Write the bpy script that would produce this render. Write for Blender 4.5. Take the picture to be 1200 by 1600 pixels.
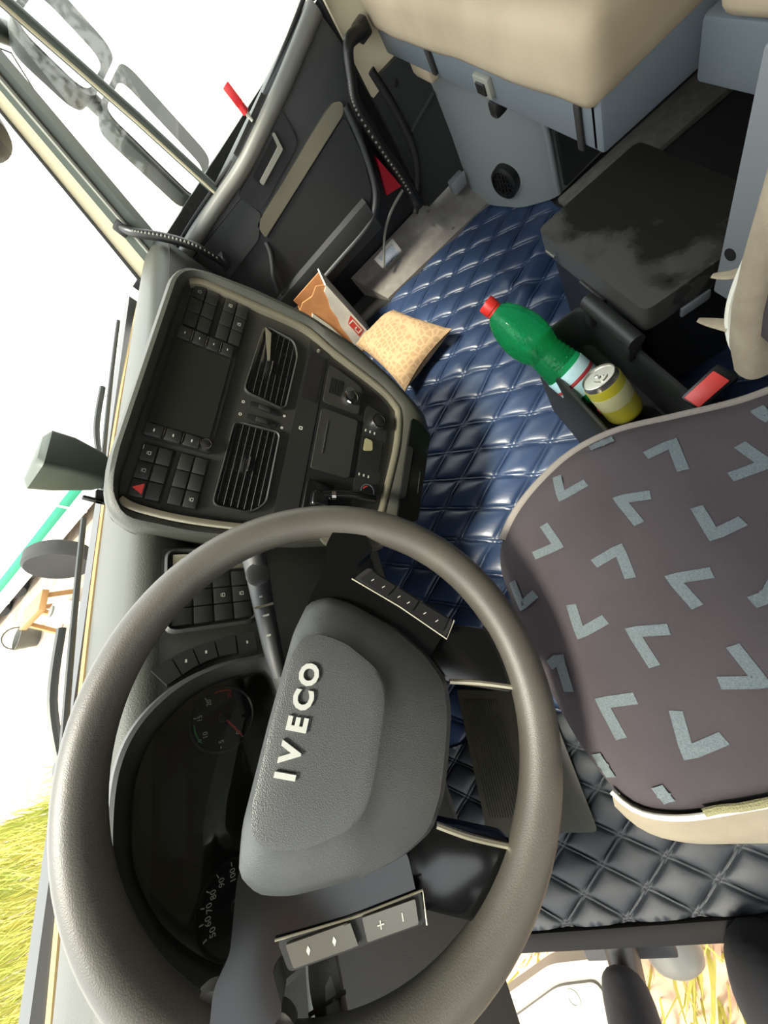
import bpy, bmesh, math, random
from mathutils import Vector, Matrix, noise

for o in list(bpy.data.objects):
    bpy.data.objects.remove(o, do_unlink=True)
SC = bpy.context.scene
COL = SC.collection
random.seed(7)
PI = math.pi

# ------------------------------------------------------------------ camera
cam_d = bpy.data.cameras.new('camera')
cam = bpy.data.objects.new('camera', cam_d)
COL.objects.link(cam)
right = Vector((-0.30076, -0.76411, -0.57068))
down = Vector((-0.80752, 0.52240, -0.27388))
fwd = Vector((0.50740, 0.37846, -0.77415))
fwd.normalize()
right = (right - fwd * right.dot(fwd)).normalized()
up = right.cross(fwd).normalized()
cam.matrix_world = Matrix(((right.x, up.x, -fwd.x, 0.0),
                           (right.y, up.y, -fwd.y, 0.0),
                           (right.z, up.z, -fwd.z, 1.02),
                           (0, 0, 0, 1)))
cam_d.sensor_fit = 'VERTICAL'
cam_d.sensor_height = 24.0
cam_d.lens = 547.0 / 1600.0 * 24.0
cam_d.clip_start = 0.02
cam_d.clip_end = 300
SC.camera = cam

# ------------------------------------------------------------------ sky, sun, exposure
world = bpy.data.worlds.new('sky')
SC.world = world
world.use_nodes = True
nt = world.node_tree
nt.nodes.clear()
wo = nt.nodes.new('ShaderNodeOutputWorld')
bg = nt.nodes.new('ShaderNodeBackground')
tc = nt.nodes.new('ShaderNodeTexCoord')
sep = nt.nodes.new('ShaderNodeSeparateXYZ')
rmp = nt.nodes.new('ShaderNodeValToRGB')
rmp.color_ramp.elements[0].position = 0.0
rmp.color_ramp.elements[0].color = (1.0, 0.98, 0.93, 1)
rmp.color_ramp.elements[1].position = 0.7
rmp.color_ramp.elements[1].color = (0.92, 0.97, 1.0, 1)
nt.links.new(tc.outputs['Generated'], sep.inputs[0])
nt.links.new(sep.outputs[2], rmp.inputs[0])
nt.links.new(rmp.outputs[0], bg.inputs[0])
bg.inputs[1].default_value = 1.5
nt.links.new(bg.outputs[0], wo.inputs[0])
sun_d = bpy.data.lights.new('sun', 'SUN')
sun_d.energy = 3.0
sun_d.angle = math.radians(12)
sun_d.color = (1.0, 0.93, 0.80)
sun = bpy.data.objects.new('sun', sun_d)
COL.objects.link(sun)
sun.rotation_euler = Vector((0.18, -0.30, -0.93)).to_track_quat('-Z', 'Y').to_euler()
SC.view_settings.view_transform = 'Standard'
SC.view_settings.look = 'None'
SC.view_settings.gamma = 1.0
SC.view_settings.use_curve_mapping = False
SC.view_settings.exposure = 1.8


# ------------------------------------------------------------------ materials
def lin(c):
    if isinstance(c, str):
        c = tuple(int(c[i:i + 2], 16) / 255 for i in (0, 2, 4))
    return tuple(x / 12.92 if x <= 0.04045 else ((x + 0.055) / 1.055) ** 2.4 for x in c) + (1.0,)


MATS = {}


def pm(name, col, rough=0.5, metal=0.0, bump=None, var=None, spec=0.5, coat=0.0, emit=None):
    """procedural principled material: bump=(scale,strength), var=(scale,second colour)"""
    m = bpy.data.materials.new(name)
    m.use_nodes = True
    t = m.node_tree
    b = t.nodes['Principled BSDF']
    b.inputs['Base Color'].default_value = lin(col)
    b.inputs['Roughness'].default_value = rough
    b.inputs['Metallic'].default_value = metal
    b.inputs['Specular IOR Level'].default_value = spec
    b.inputs['Coat Weight'].default_value = coat
    tx = t.nodes.new('ShaderNodeTexCoord')
    if var:
        n = t.nodes.new('ShaderNodeTexNoise')
        n.inputs['Scale'].default_value = var[0]
        n.inputs['Detail'].default_value = 5
        mx = t.nodes.new('ShaderNodeMix')
        mx.data_type = 'RGBA'
        mx.inputs[6].default_value = lin(col)
        mx.inputs[7].default_value = lin(var[1])
        r = t.nodes.new('ShaderNodeMapRange')
        r.inputs[1].default_value = 0.35
        r.inputs[2].default_value = 0.65
        t.links.new(tx.outputs['Object'], n.inputs['Vector'])
        t.links.new(n.outputs[0], r.inputs[0])
        t.links.new(r.outputs[0], mx.inputs[0])
        t.links.new(mx.outputs[2], b.inputs['Base Color'])
    if bump:
        n2 = t.nodes.new('ShaderNodeTexNoise' if len(bump) < 3 else 'ShaderNodeTexVoronoi')
        n2.inputs['Scale'].default_value = bump[0]
        bp = t.nodes.new('ShaderNodeBump')
        bp.inputs['Strength'].default_value = bump[1]
        bp.inputs['Distance'].default_value = 0.002
        t.links.new(tx.outputs['Object'], n2.inputs['Vector'])
        t.links.new(n2.outputs[0], bp.inputs['Height'])
        t.links.new(bp.outputs[0], b.inputs['Normal'])
    if emit:
        b.inputs['Emission Color'].default_value = lin(col)
        b.inputs['Emission Strength'].default_value = emit
    MATS[name] = m
    return m


pm('rim_leather', '46433c', 0.46, bump=(900, 0.15), var=(14, '3e3b35'))
pm('pad_leather', '383a3a', 0.40, bump=(1000, 0.16, 1))
pm('gloss_black', '0c0d0d', 0.16, spec=0.3)
pm('dark_plastic', '242523', 0.5, bump=(700, 0.1))
pm('fascia_plastic', '262723', 0.5, bump=(700, 0.1))
pm('switch_plastic', '1d1e1c', 0.45)
pm('dash_pad', '35362f', 0.55, bump=(500, 0.25))
pm('black_plastic', '141415', 0.4)
pm('black_rubber', '191918', 0.7)
pm('pure_black', '060606', 0.7)
pm('silver_trim', 'a9a490', 0.32, metal=0.75)
pm('chrome', 'd8d8d8', 0.12, metal=1.0)
pm('letter_chrome', 'c9cbc4', 0.28, metal=0.45)
pm('silver_button', '4d4b43', 0.3, metal=0.3)
pm('print_white', 'a9a99f', 0.6)
pm('numeral_white', 'f0f0e8', 0.6)
pm('stalk_lit', '555653', 0.45)  # left stalk only: the light falling on it put into a paler grey
pm('print_red', 'c23a34', 0.5)
pm('print_green', '3c9a5a', 0.5)
pm('print_blue', '3a6ab0', 0.5)
pm('screen_glass', '1d1f1b', 0.22)
pm('gauge_face', '15160f', 0.4)
pm('ledge_skylit', '6a6a63', 0.45, bump=(600, 0.1))  # sky light on the door's window ledge put into a paler grey
pm('door_plastic', '3a3c3d', 0.5, bump=(600, 0.12))
pm('door_dark', '262829', 0.55, bump=(600, 0.12))
pm('belt_grey', '7d7d74', 0.5)
pm('grey_plastic', '72767a', 0.55, bump=(600, 0.1))
pm('blue_grey', '5c646a', 0.5, bump=(500, 0.1))
pm('base_grey', '7e8384', 0.55, bump=(500, 0.1))
pm('carpet_grey', '6b6862', 0.95, bump=(900, 0.6), var=(40, '5c5a55'))
pm('step_panel', '6f6b66', 0.8, bump=(800, 0.3), var=(30, '645f5b'))
pm('beige_cloth', 'a99a82', 0.95, bump=(25, 0.35), var=(5, '9b8c75'))
pm('beige_side', '958b77', 0.9, bump=(1500, 0.4), var=(12, '857b69'))
pm('cream_trim', 'c9bfa2', 0.7, bump=(300, 0.1))
pm('pillar_dark', '4d564f', 0.6)
pm('seat_cloth', '443d40', 0.95, bump=(1600, 0.5), var=(7, '3c3639'))
pm('chevron', '676f72', 0.95, bump=(1600, 0.5), var=(700, '545d60'))
pm('piping_cloth', '877f78', 0.95, bump=(900, 0.4))
pm('fringe', '8b8663', 0.95, bump=(700, 1.0))
pm('frayed', '988c78', 1.0, bump=(900, 0.4), var=(30, '877b68'))
pm('mat_blue', '2b3b57', 0.36, bump=(60, 0.25), var=(6, '25334c'))
pm('mat_slate', '171b21', 0.55, bump=(60, 0.3), var=(9, '24292c'), spec=0.35)
pm('heel_mat', '2c2a21', 0.45, var=(8, '383529'), spec=0.3)
pm('bottle_cap', 'd2322a', 0.35)
pm('label_blue', 'a9d3dc', 0.45, var=(30, 'c5e2e4'))
pm('label_print', '3b6f9c', 0.5)
pm('label_red', 'a8343a', 0.5)
pm('can_silver', 'cfccc2', 0.25, metal=0.9)
pm('can_yellow', 'd9cb38', 0.3, metal=0.2, var=(22, 'c2bc55'))
pm('can_pale', 'd5d2a0', 0.35, metal=0.1)
pm('buckle_red', 'd8453f', 0.4)
pm('tag_red', 'd42f36', 0.4)
pm('reflector_red', '8c1520', 0.25)
pm('cardboard', 'c98d5a', 0.9, var=(20, 'b97e4e'))
pm('carton_white', 'd8d3c8', 0.8, var=(15, 'c2bfb6'))
pm('paper', 'cdc9bc', 0.8)
pm('metal_plate', 'b6bcc0', 0.25, metal=0.8, var=(20, '9a9fa3'))
pm('screw', 'bdb8ad', 0.3, metal=0.9)
pm('trousers', '17171a', 0.85, bump=(50, 0.5), var=(10, '222226'))
pm('shoe', '1e1913', 0.5)
pm('jacket', '202228', 0.9)
pm('skin', 'c99b80', 0.6)
pm('hair', '2b2119', 0.8)
pm('sill_rubber', '0d0c0b', 0.75, spec=0.2)
pm('fairing', '6b665c', 0.5, bump=(200, 0.1))
pm('tank', '5a5953', 0.4, metal=0.4)
pm('mirror_shell', '232824', 0.5)
pm('wiper', '2b2d2b', 0.5)
pm('seal_tan', 'a98d5e', 0.8)
pm('trailer_white', 'e6e6e2', 0.6)
pm('trailer_teal', '1d8f70', 0.5)
pm('tyre', '2a2a2a', 0.9)
pm('orange_paint', '9c7344', 0.6)
pm('ground', '9c8f7c', 1.0, bump=(40, 1.0), var=(3, '7f6f62'))
pm('soil', 'a07f6c', 1.0, bump=(30, 1.0), var=(14, 'c4a58a'))
pm('grass', '8f9a3c', 0.9, var=(2, 'b8ab55'))
pm('leaf', '3d4a1f', 0.7, var=(3, '56602a'))
pm('bark', '4a3d30', 0.9)
pm('dash_cam', '3d453a', 0.5)
pm('roof_cloth', '6f6b60', 0.95, bump=(400, 0.2))


def add_nodes(m):
    return m.node_tree, m.node_tree.nodes['Principled BSDF']


# smudged gloss of the cool-box lid: dusty film and reflected sky painted paler near the front edge, wiped glossy patches behind it
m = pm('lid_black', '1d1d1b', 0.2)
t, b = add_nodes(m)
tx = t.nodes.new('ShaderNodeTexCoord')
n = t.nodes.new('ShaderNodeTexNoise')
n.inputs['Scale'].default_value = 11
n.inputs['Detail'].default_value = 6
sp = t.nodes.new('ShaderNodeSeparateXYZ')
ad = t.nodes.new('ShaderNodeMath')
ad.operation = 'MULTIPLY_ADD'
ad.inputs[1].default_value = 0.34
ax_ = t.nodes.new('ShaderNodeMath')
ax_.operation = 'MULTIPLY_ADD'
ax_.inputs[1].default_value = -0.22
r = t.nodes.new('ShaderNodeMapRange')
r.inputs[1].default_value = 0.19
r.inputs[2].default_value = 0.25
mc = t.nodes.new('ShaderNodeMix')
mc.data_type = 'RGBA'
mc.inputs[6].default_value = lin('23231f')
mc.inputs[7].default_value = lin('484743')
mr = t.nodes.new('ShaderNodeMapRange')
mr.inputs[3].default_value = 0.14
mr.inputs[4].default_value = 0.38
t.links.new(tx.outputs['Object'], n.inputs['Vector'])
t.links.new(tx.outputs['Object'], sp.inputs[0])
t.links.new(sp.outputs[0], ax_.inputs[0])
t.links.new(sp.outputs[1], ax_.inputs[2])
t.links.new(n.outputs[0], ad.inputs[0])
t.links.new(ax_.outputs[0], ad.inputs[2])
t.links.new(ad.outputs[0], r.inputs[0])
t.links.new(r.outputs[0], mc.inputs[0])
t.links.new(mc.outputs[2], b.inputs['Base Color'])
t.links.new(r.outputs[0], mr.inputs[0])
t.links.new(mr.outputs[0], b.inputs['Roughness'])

# woven lattice print of the cushion
m = pm('pillow_cloth', 'c9a67e', 0.95)
t, b = add_nodes(m)
tx = t.nodes.new('ShaderNodeTexCoord')
n = t.nodes.new('ShaderNodeTexVoronoi')
n.feature = 'DISTANCE_TO_EDGE'
n.inputs['Scale'].default_value = 42
n.inputs['Randomness'].default_value = 0.55
r = t.nodes.new('ShaderNodeValToRGB')
r.color_ramp.elements[0].position = 0.05
r.color_ramp.elements[0].color = lin('a98e6b')
r.color_ramp.elements[1].position = 0.2
r.color_ramp.elements[1].color = lin('957a5a')
bp = t.nodes.new('ShaderNodeBump')
bp.inputs['Strength'].default_value = 0.5
bp.inputs['Distance'].default_value = 0.003
t.links.new(tx.outputs['Object'], n.inputs['Vector'])
t.links.new(n.outputs['Distance'], r.inputs[0])
t.links.new(r.outputs[0], b.inputs['Base Color'])
t.links.new(n.outputs['Distance'], bp.inputs['Height'])
t.links.new(bp.outputs[0], b.inputs['Normal'])


def glassy(name, tint, gloss=0.08, trans=1.0):
    m = bpy.data.materials.new(name)
    m.use_nodes = True
    t = m.node_tree
    t.nodes.clear()
    o = t.nodes.new('ShaderNodeOutputMaterial')
    tr = t.nodes.new('ShaderNodeBsdfTransparent')
    tr.inputs[0].default_value = lin(tint)
    gl = t.nodes.new('ShaderNodeBsdfGlossy')
    gl.inputs['Roughness'].default_value = 0.03
    mx = t.nodes.new('ShaderNodeMixShader')
    lw = t.nodes.new('ShaderNodeLayerWeight')
    lw.inputs[0].default_value = 0.5
    pw = t.nodes.new('ShaderNodeMath')
    pw.operation = 'POWER'
    pw.inputs[1].default_value = 5.0
    ma_ = t.nodes.new('ShaderNodeMath')
    ma_.operation = 'MULTIPLY_ADD'
    ma_.inputs[1].default_value = gloss * 6
    ma_.inputs[2].default_value = gloss * 0.5
    t.links.new(lw.outputs['Facing'], pw.inputs[0])
    t.links.new(pw.outputs[0], ma_.inputs[0])
    t.links.new(ma_.outputs[0], mx.inputs[0])
    t.links.new(tr.outputs[0], mx.inputs[1])
    t.links.new(gl.outputs[0], mx.inputs[2])
    t.links.new(mx.outputs[0], o.inputs[0])
    MATS[name] = m
    return m


glassy('window_glass', (0.97, 0.98, 0.97))
glassy('cluster_lens', (0.85, 0.86, 0.84))
glassy('mirror_cover', (0.9, 0.95, 0.9))
m = pm('mirror_glass', 'e8ece8', 0.03, metal=1.0)

m = pm('bottle_green', '18a05a', 0.08, spec=0.6)
t, b = add_nodes(m)
b.inputs['Transmission Weight'].default_value = 0.8
b.inputs['IOR'].default_value = 1.2
b.inputs['Base Color'].default_value = lin('2fc878')

# condensation droplets on the bottle
dn = t.nodes.new('ShaderNodeTexVoronoi')
dn.inputs['Scale'].default_value = 260
dr_ = t.nodes.new('ShaderNodeMapRange')
dr_.inputs[1].default_value = 0.0
dr_.inputs[2].default_value = 0.35
dr_.inputs[3].default_value = 1.0
dr_.inputs[4].default_value = 0.0
db_ = t.nodes.new('ShaderNodeBump')
db_.inputs['Strength'].default_value = 0.5
db_.inputs['Distance'].default_value = 0.001
dt = t.nodes.new('ShaderNodeTexCoord')
t.links.new(dt.outputs['Object'], dn.inputs['Vector'])
t.links.new(dn.outputs['Distance'], dr_.inputs[0])
t.links.new(dr_.outputs[0], db_.inputs['Height'])
t.links.new(db_.outputs[0], b.inputs['Normal'])

# ------------------------------------------------------------------ mesh helpers
def fr(c, e1, e2, e3):
    c, e1, e2, e3 = Vector(c), Vector(e1), Vector(e2), Vector(e3)
    return lambda p: c + e1 * p[0] + e2 * p[1] + e3 * p[2]


def yaw_lean(c, yaw, lean):
    a, b = math.radians(yaw), math.radians(lean)
    e1 = Vector((math.cos(a), math.sin(a), 0))
    nb = Vector((-math.sin(a), math.cos(a), 0))
    e2 = Vector((0, 0, 1)) * math.cos(b) + nb * math.sin(b)
    e3 = e1.cross(e2)
    return fr(c, e1, e2, e3)


ID = lambda p: Vector(p)


def rpoly(pts, r, seg=4):
    """round the corners of a closed 2D polygon (r number or list)"""
    out = []
    n = len(pts)
    for i, p in enumerate(pts):
        a, q, b = Vector(pts[i - 1]), Vector(p), Vector(pts[(i + 1) % n])
        ri = r[i] if isinstance(r, (list, tuple)) else r
        d1, d2 = (a - q), (b - q)
        ri = min(ri, d1.length * 0.49, d2.length * 0.49)
        if ri < 1e-5:
            out.append(tuple(q))
            continue
        p1, p2 = q + d1.normalized() * ri, q + d2.normalized() * ri
        for k in range(seg + 1):
            t_ = k / seg
            out.append(tuple(p1 * (1 - t_) ** 2 + q * 2 * t_ * (1 - t_) + p2 * t_ ** 2))
    return out


def crom(pts, n=8, closed=False):
    P = [Vector(p) for p in pts]
    out = []
    m_ = len(P)
    rng = range(m_ if closed else m_ - 1)
    for i in rng:
        if closed:
            a, b, c, d = P[i - 1], P[i], P[(i + 1) % m_], P[(i + 2) % m_]
        else:
            a, b, c, d = P[max(i - 1, 0)], P[i], P[i + 1], P[min(i + 2, m_ - 1)]
        for k in range(n):
            t_ = k / n
            out.append(0.5 * ((2 * b) + (c - a) * t_ + (2 * a - 5 * b + 4 * c - d) * t_ * t_ + (3 * b - a - 3 * c + d) * t_ ** 3))
    if not closed:
        out.append(P[-1])
    return out


def resample(pts, n, closed=True):
    P = [Vector(p) for p in pts]
    if closed:
        P = P + [P[0]]
    L = [0]
    for i in range(1, len(P)):
        L.append(L[-1] + (P[i] - P[i - 1]).length)
    out = []
    j = 0
    for k in range(n):
        s = L[-1] * k / (n if closed else n - 1)
        while j < len(P) - 2 and L[j + 1] < s:
            j += 1
        d = L[j + 1] - L[j]
        t_ = (s - L[j]) / d if d > 1e-9 else 0
        out.append(P[j].lerp(P[j + 1], min(max(t_, 0), 1)))
    return out


class MB:
    def __init__(s, f=None):
        s.v, s.f, s.fr = [], [], f or ID

    def add(s, verts, faces, raw=False):
        k = len(s.v)
        s.v += [Vector(p) if raw else s.fr(p) for p in verts]
        s.f += [tuple(i + k for i in q) for q in faces]
        return s

    def bm(s, bm):
        bm.verts.index_update()
        s.add([v.co.copy() for v in bm.verts], [[v.index for v in f.verts] for f in bm.faces])
        bm.free()
        return s

    def box(s, x0, x1, y0, y1, z0, z1, r=0.0, seg=2):
        b = bmesh.new()
        bmesh.ops.create_cube(b, size=1)
        for v in b.verts:
            v.co = Vector(((x0 + x1) / 2 + v.co.x * (x1 - x0), (y0 + y1) / 2 + v.co.y * (y1 - y0), (z0 + z1) / 2 + v.co.z * (z1 - z0)))
        if r > 0:
            r = min(r, 0.45 * min(abs(x1 - x0), abs(y1 - y0), abs(z1 - z0)))
            bmesh.ops.bevel(b, geom=b.edges[:], offset=r, segments=seg, affect='EDGES', profile=0.5)
        return s.bm(b)

    def prism(s, poly, w0, w1, r=0.0, seg=2):
        b = bmesh.new()
        lo = [b.verts.new((p[0], p[1], w0)) for p in poly]
        hi = [b.verts.new((p[0], p[1], w1)) for p in poly]
        n = len(poly)
        b.faces.new(hi)
        b.faces.new(lo[::-1])
        for i in range(n):
            b.faces.new((lo[i], lo[(i + 1) % n], hi[(i + 1) % n], hi[i]))
        bmesh.ops.recalc_face_normals(b, faces=b.faces[:])
        if r > 0:
            ed = [e for e in b.edges if e.verts[0].co.z == w1 and e.verts[1].co.z == w1]
            bmesh.ops.bevel(b, geom=ed, offset=r, segments=seg, affect='EDGES', profile=0.5, clamp_overlap=True)
        return s.bm(b)

    def ring(s, outer, inner, w0, wo, wi, n=96, mid=None):
        """frame between two closed outlines; wo/wi heights of outer and inner rim, mid=(fraction,height)"""
        A, B = resample(outer, n), resample(inner, n)
        # align starts
        k0 = min(range(n), key=lambda k: (B[k] - A[0]).length)
        B = B[k0:] + B[:k0]
        lev = [[(p.x, p.y, w0) for p in A], [(p.x, p.y, wo) for p in A]]
        if mid:
            for f_, w_ in mid:
                lev.append([(a.x + (b.x - a.x) * f_, a.y + (b.y - a.y) * f_, w_) for a, b in zip(A, B)])
        lev += [[(p.x, p.y, wi) for p in B], [(p.x, p.y, w0) for p in B]]
        return s.loft(lev, True)

    def loft(s, rings, closed=True, cap=False):
        vs, fs = [], []
        n = len(rings[0])
        for r_ in rings:
            vs += [tuple(p) for p in r_]
        for i in range(len(rings) - 1):
            for j in range(n if closed else n - 1):
                j2 = (j + 1) % n
                fs.append((i * n + j, i * n + j2, (i + 1) * n + j2, (i + 1) * n + j))
        if cap:
            fs.append(tuple(range(n))[::-1])
            fs.append(tuple((len(rings) - 1) * n + j for j in range(n)))
        return s.add(vs, fs)

    def tube(s, pts, rad, n=12, cap=True, closed=False, flat=1.0, upv=(0, 0, 1)):
        P = [Vector(p) for p in pts]
        m_ = len(P)
        if not isinstance(rad, (list, tuple)):
            rad = [rad] * m_
        rings = []
        prev = None
        for i, p in enumerate(P):
            if closed:
                t_ = (P[(i + 1) % m_] - P[i - 1]).normalized()
            else:
                t_ = (P[min(i + 1, m_ - 1)] - P[max(i - 1, 0)]).normalized()
            if prev is None:
                u = Vector(upv)
                if abs(u.dot(t_)) > 0.95:
                    u = Vector((1, 0, 0))
                prev = (u - t_ * u.dot(t_)).normalized()
            else:
                prev = (prev - t_ * prev.dot(t_)).normalized()
            bvec = t_.cross(prev)
            rings.append([p + prev * (rad[i] * flat * math.cos(2 * PI * k / n)) + bvec * (rad[i] * math.sin(2 * PI * k / n)) for k in range(n)])
        if closed:
            rings.append(rings[0])
        return s.loft(rings, True, cap and not closed)

    def lathe(s, prof, n=28, c=(0, 0)):
        rings = [[(c[0] + r_ * math.cos(2 * PI * k / n), c[1] + r_ * math.sin(2 * PI * k / n), w) for k in range(n)] for r_, w in prof]
        return s.loft(rings, True, True)

    def grid(s, f, nu, nv):
        vs = [f(i / (nu - 1), j / (nv - 1)) for i in range(nu) for j in range(nv)]
        fs = [(i * nv + j, (i + 1) * nv + j, (i + 1) * nv + j + 1, i * nv + j + 1) for i in range(nu - 1) for j in range(nv - 1)]
        return s.add(vs, fs)

    def bar(s, a, b, w, h, r=0.0):
        """rectangular bar between two points (in local frame)"""
        a, b = Vector(a), Vector(b)
        t_ = (b - a).normalized()
        u = Vector((0, 0, 1))
        if abs(u.dot(t_)) > 0.95:
            u = Vector((1, 0, 0))
        sd = t_.cross(u).normalized()
        u = sd.cross(t_)
        q = [(sd * w / 2 + u * h / 2), (-sd * w / 2 + u * h / 2), (-sd * w / 2 - u * h / 2), (sd * w / 2 - u * h / 2)]
        return s.loft([[a + x for x in q], [b + x for x in q]], True, True)

    def text(s, body, c, size, ext=0.0003, off=0.0, rot=0.0, sx=1.0, shear=0.0):
        cu = bpy.data.curves.new('t', 'FONT')
        cu.body = body
        cu.size = size
        cu.extrude = ext
        cu.offset = off
        cu.shear = shear
        cu.align_x = 'CENTER'
        cu.align_y = 'CENTER'
        cu.resolution_u = 3
        o = bpy.data.objects.new('t', cu)
        COL.objects.link(o)
        bpy.context.view_layer.update()
        me = bpy.data.meshes.new_from_object(o.evaluated_get(bpy.context.evaluated_depsgraph_get()))
        cr, sr = math.cos(rot), math.sin(rot)
        vs = [(c[0] + v.co.x * sx * cr - v.co.y * sr, c[1] + v.co.x * sx * sr + v.co.y * cr, c[2] + v.co.z) for v in me.vertices]
        s.add(vs, [tuple(p.vertices) for p in me.polygons])
        bpy.data.objects.remove(o, do_unlink=True)
        bpy.data.curves.remove(cu)
        bpy.data.meshes.remove(me)
        return s

    def build(s, name, mat, parent=None, smooth=38, **k):
        me = bpy.data.meshes.new(name)
        root = parent
        while root is not None and root.parent is not None:
            root = root.parent
        if root is not None:
            org = root.location.copy()
        else:
            xs = [v.x for v in s.v]; ys = [v.y for v in s.v]; zs = [v.z for v in s.v]
            org = Vector(((min(xs) + max(xs)) / 2, (min(ys) + max(ys)) / 2, min(zs)))
        me.from_pydata([tuple(v - org) for v in s.v], [], s.f)
        b = bmesh.new()
        b.from_mesh(me)
        bmesh.ops.remove_doubles(b, verts=b.verts[:], dist=1e-6)
        bmesh.ops.delete(b, geom=[v for v in b.verts if not v.link_faces], context='VERTS')
        bmesh.ops.recalc_face_normals(b, faces=b.faces[:])
        b.to_mesh(me)
        b.free()
        if smooth:
            for p in me.polygons:
                p.use_smooth = True
            me.set_sharp_from_angle(angle=math.radians(smooth))
        me.materials.append(MATS[mat])
        o = bpy.data.objects.new(name, me)
        COL.objects.link(o)
        if parent is None:
            o.location = org
        else:
            o.parent = parent
        tag(o, **k)
        return o


def tag(o, label=None, cat=None, group=None, kind=None):
    if label: o['label'] = label
    if cat: o['category'] = cat
    if group: o['group'] = group
    if kind: o['kind'] = kind
    return o


def thing(name, loc, label, cat, group=None, kind=None):
    o = bpy.data.objects.new(name, None)
    COL.objects.link(o)
    o.location = loc
    o.empty_display_size = 0.05
    return tag(o, label, cat, group, kind)


def mix(a, b, t_):
    return tuple(x + (y - x) * t_ for x, y in zip(a, b))

# ================================================================== the cab shell
def sbox(name, mat, dims, r=0.0, label=None, cat=None):
    return MB().box(*dims, r=r).build(name, mat, label=label, cat=cat, kind='structure')


sbox('floor', 'black_rubber', (-0.445, 1.86, -1.20, 0.90, -0.08, -0.014), label='black rubber cab floor under the quilted mats', cat='floor')
sbox('wall_front', 'black_plastic', (-0.50, 1.80, 0.90, 0.94, -0.08, 0.74), label='black bulkhead below the dashboard', cat='wall')
sbox('wall_back', 'roof_cloth', (-0.56, 1.82, -1.24, -1.20, -0.08, 1.90), label='pale rear wall of the cab behind the bunk', cat='wall')
sbox('wall_left', 'roof_cloth', (-0.56, -0.52, -1.20, -0.42, -0.08, 1.90), label='pale side wall behind the driver door opening', cat='wall')
sbox('trim_7', 'roof_cloth', (-0.56, -0.52, -0.42, 0.50, 1.42, 1.90), label='pale cab side above the driver door opening', cat='trim')
sbox('ceiling', 'roof_cloth', (-0.56, 1.82, -1.24, 0.42, 1.90, 1.94), label='pale fabric cab roof lining', cat='ceiling')

wr = thing('wall_right', (1.78, -0.72, -0.08), 'passenger side wall with cream upper trim and dark lower panel', 'wall', kind='structure')
MB().box(1.765, 1.80, -1.20, -0.26, 0.50, 1.90).build('upper_trim', 'cream_trim', wr)
MB().box(1.765, 1.80, -1.20, -0.26, 0.115, 0.50).build('lower_trim', 'door_dark', wr)
MB().box(1.85, 1.87, -1.20, -0.26, -0.08, 0.16).build('sill_back', 'black_plastic', wr)
# dark lower B-pillar cover with its fold and round plug
FD = fr((1.755, 0, 0), (0, 1, 0), (0, 0, 1), (-1, 0, 0))
MB(FD).prism(rpoly([(-0.255, 0.12), (-0.445, 0.12), (-0.45, 0.42), (-0.385, 0.525), (-0.285, 0.535), (-0.315, 0.33), (-0.275, 0.24)], 0.01), -0.02, 0.02, r=0.006).build('pillar_cover', 'door_dark', wr)
MB(FD).bar((-0.43, 0.385, 0.022), (-0.315, 0.36, 0.022), 0.006, 0.02).build('cover_fold', 'door_plastic', wr)
MB(fr((1.735, -0.335, 0.487), (0, 1, 0), (0, 0, 1), (-1, 0, 0))).lathe([(0.010, -0.004), (0.010, 0.003), (0.006, 0.004)], 14).build('plug', 'black_plastic', wr)
MB().tube(crom([(1.735, -0.285, 0.56), (1.73, -0.30, 0.42), (1.725, -0.295, 0.30), (1.72, -0.245, 0.20), (1.72, -0.20, 0.15)], 6), 0.012, 10).build('door_seal', 'black_rubber', wr)
MB().tube(crom([(1.70, 0.02, 0.10), (1.715, -0.06, 0.19), (1.72, -0.13, 0.23), (1.73, -0.20, 0.245)], 6), 0.006, 8).build('sill_seal', 'belt_grey', wr)

# A-pillar on the passenger side: dark inner band, cream cover, thin seal
def ap(f_, z, x=1.64):
    zi = 0.72
    yi = 0.60 - (z - zi) * 0.27
    yo = 0.775 - (z - zi) * 0.42
    return (x, yi + (yo - yi) * f_, z)


tr = thing('trim_1', (1.64, 0.6, 0.70), 'cream and dark grey windscreen pillar on the passenger side', 'pillar', kind='structure')


def pband(f0, f1, xin, xout):
    b = MB()
    R_ = []
    for z in (0.70, 1.0, 1.3, 1.6, 1.92):
        a, c = ap(f0, z), ap(f1, z)
        R_.append([(xin, a[1], z), (xin, c[1], z), (xout, c[1], z), (xout, a[1], z)])
    return b.loft(R_, True, True)


pband(0.0, 0.48, 1.62, 1.70).build('inner_cover', 'pillar_dark', tr)
b = MB()
b.tube([(1.618, ap(0.25, z)[1], z) for z in (0.70, 1.2, 1.92)], 0.008, 8).build('cover_bead', 'belt_grey', tr)
pband(0.48, 0.86, 1.635, 1.70).build('cream_cover', 'cream_trim', tr)
pband(0.86, 0.92, 1.63, 1.70).build('glass_seal', 'black_rubber', tr)
pband(0.92, 1.0, 1.66, 1.72).build('outer_edge', 'mirror_shell', tr)
tr2 = thing('trim_2', (-0.50, 0.6, 0.70), 'dark grey windscreen pillar on the driver side', 'pillar', kind='structure')
b = MB()
R_ = []
for z in (0.70, 1.1, 1.5, 1.92):
    a, c = ap(0, z)[1], ap(1, z)[1]
    R_.append([(-0.50, a, z), (-0.50, c, z), (-0.56, c, z), (-0.56, a, z)])
b.loft(R_, True, True).build('inner_cover', 'pillar_dark', tr2)
sbox('trim_3', 'roof_cloth', (-0.50, 1.70, 0.20, 0.44, 1.84, 1.90), label='pale header trim above the windscreen', cat='trim')

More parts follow.
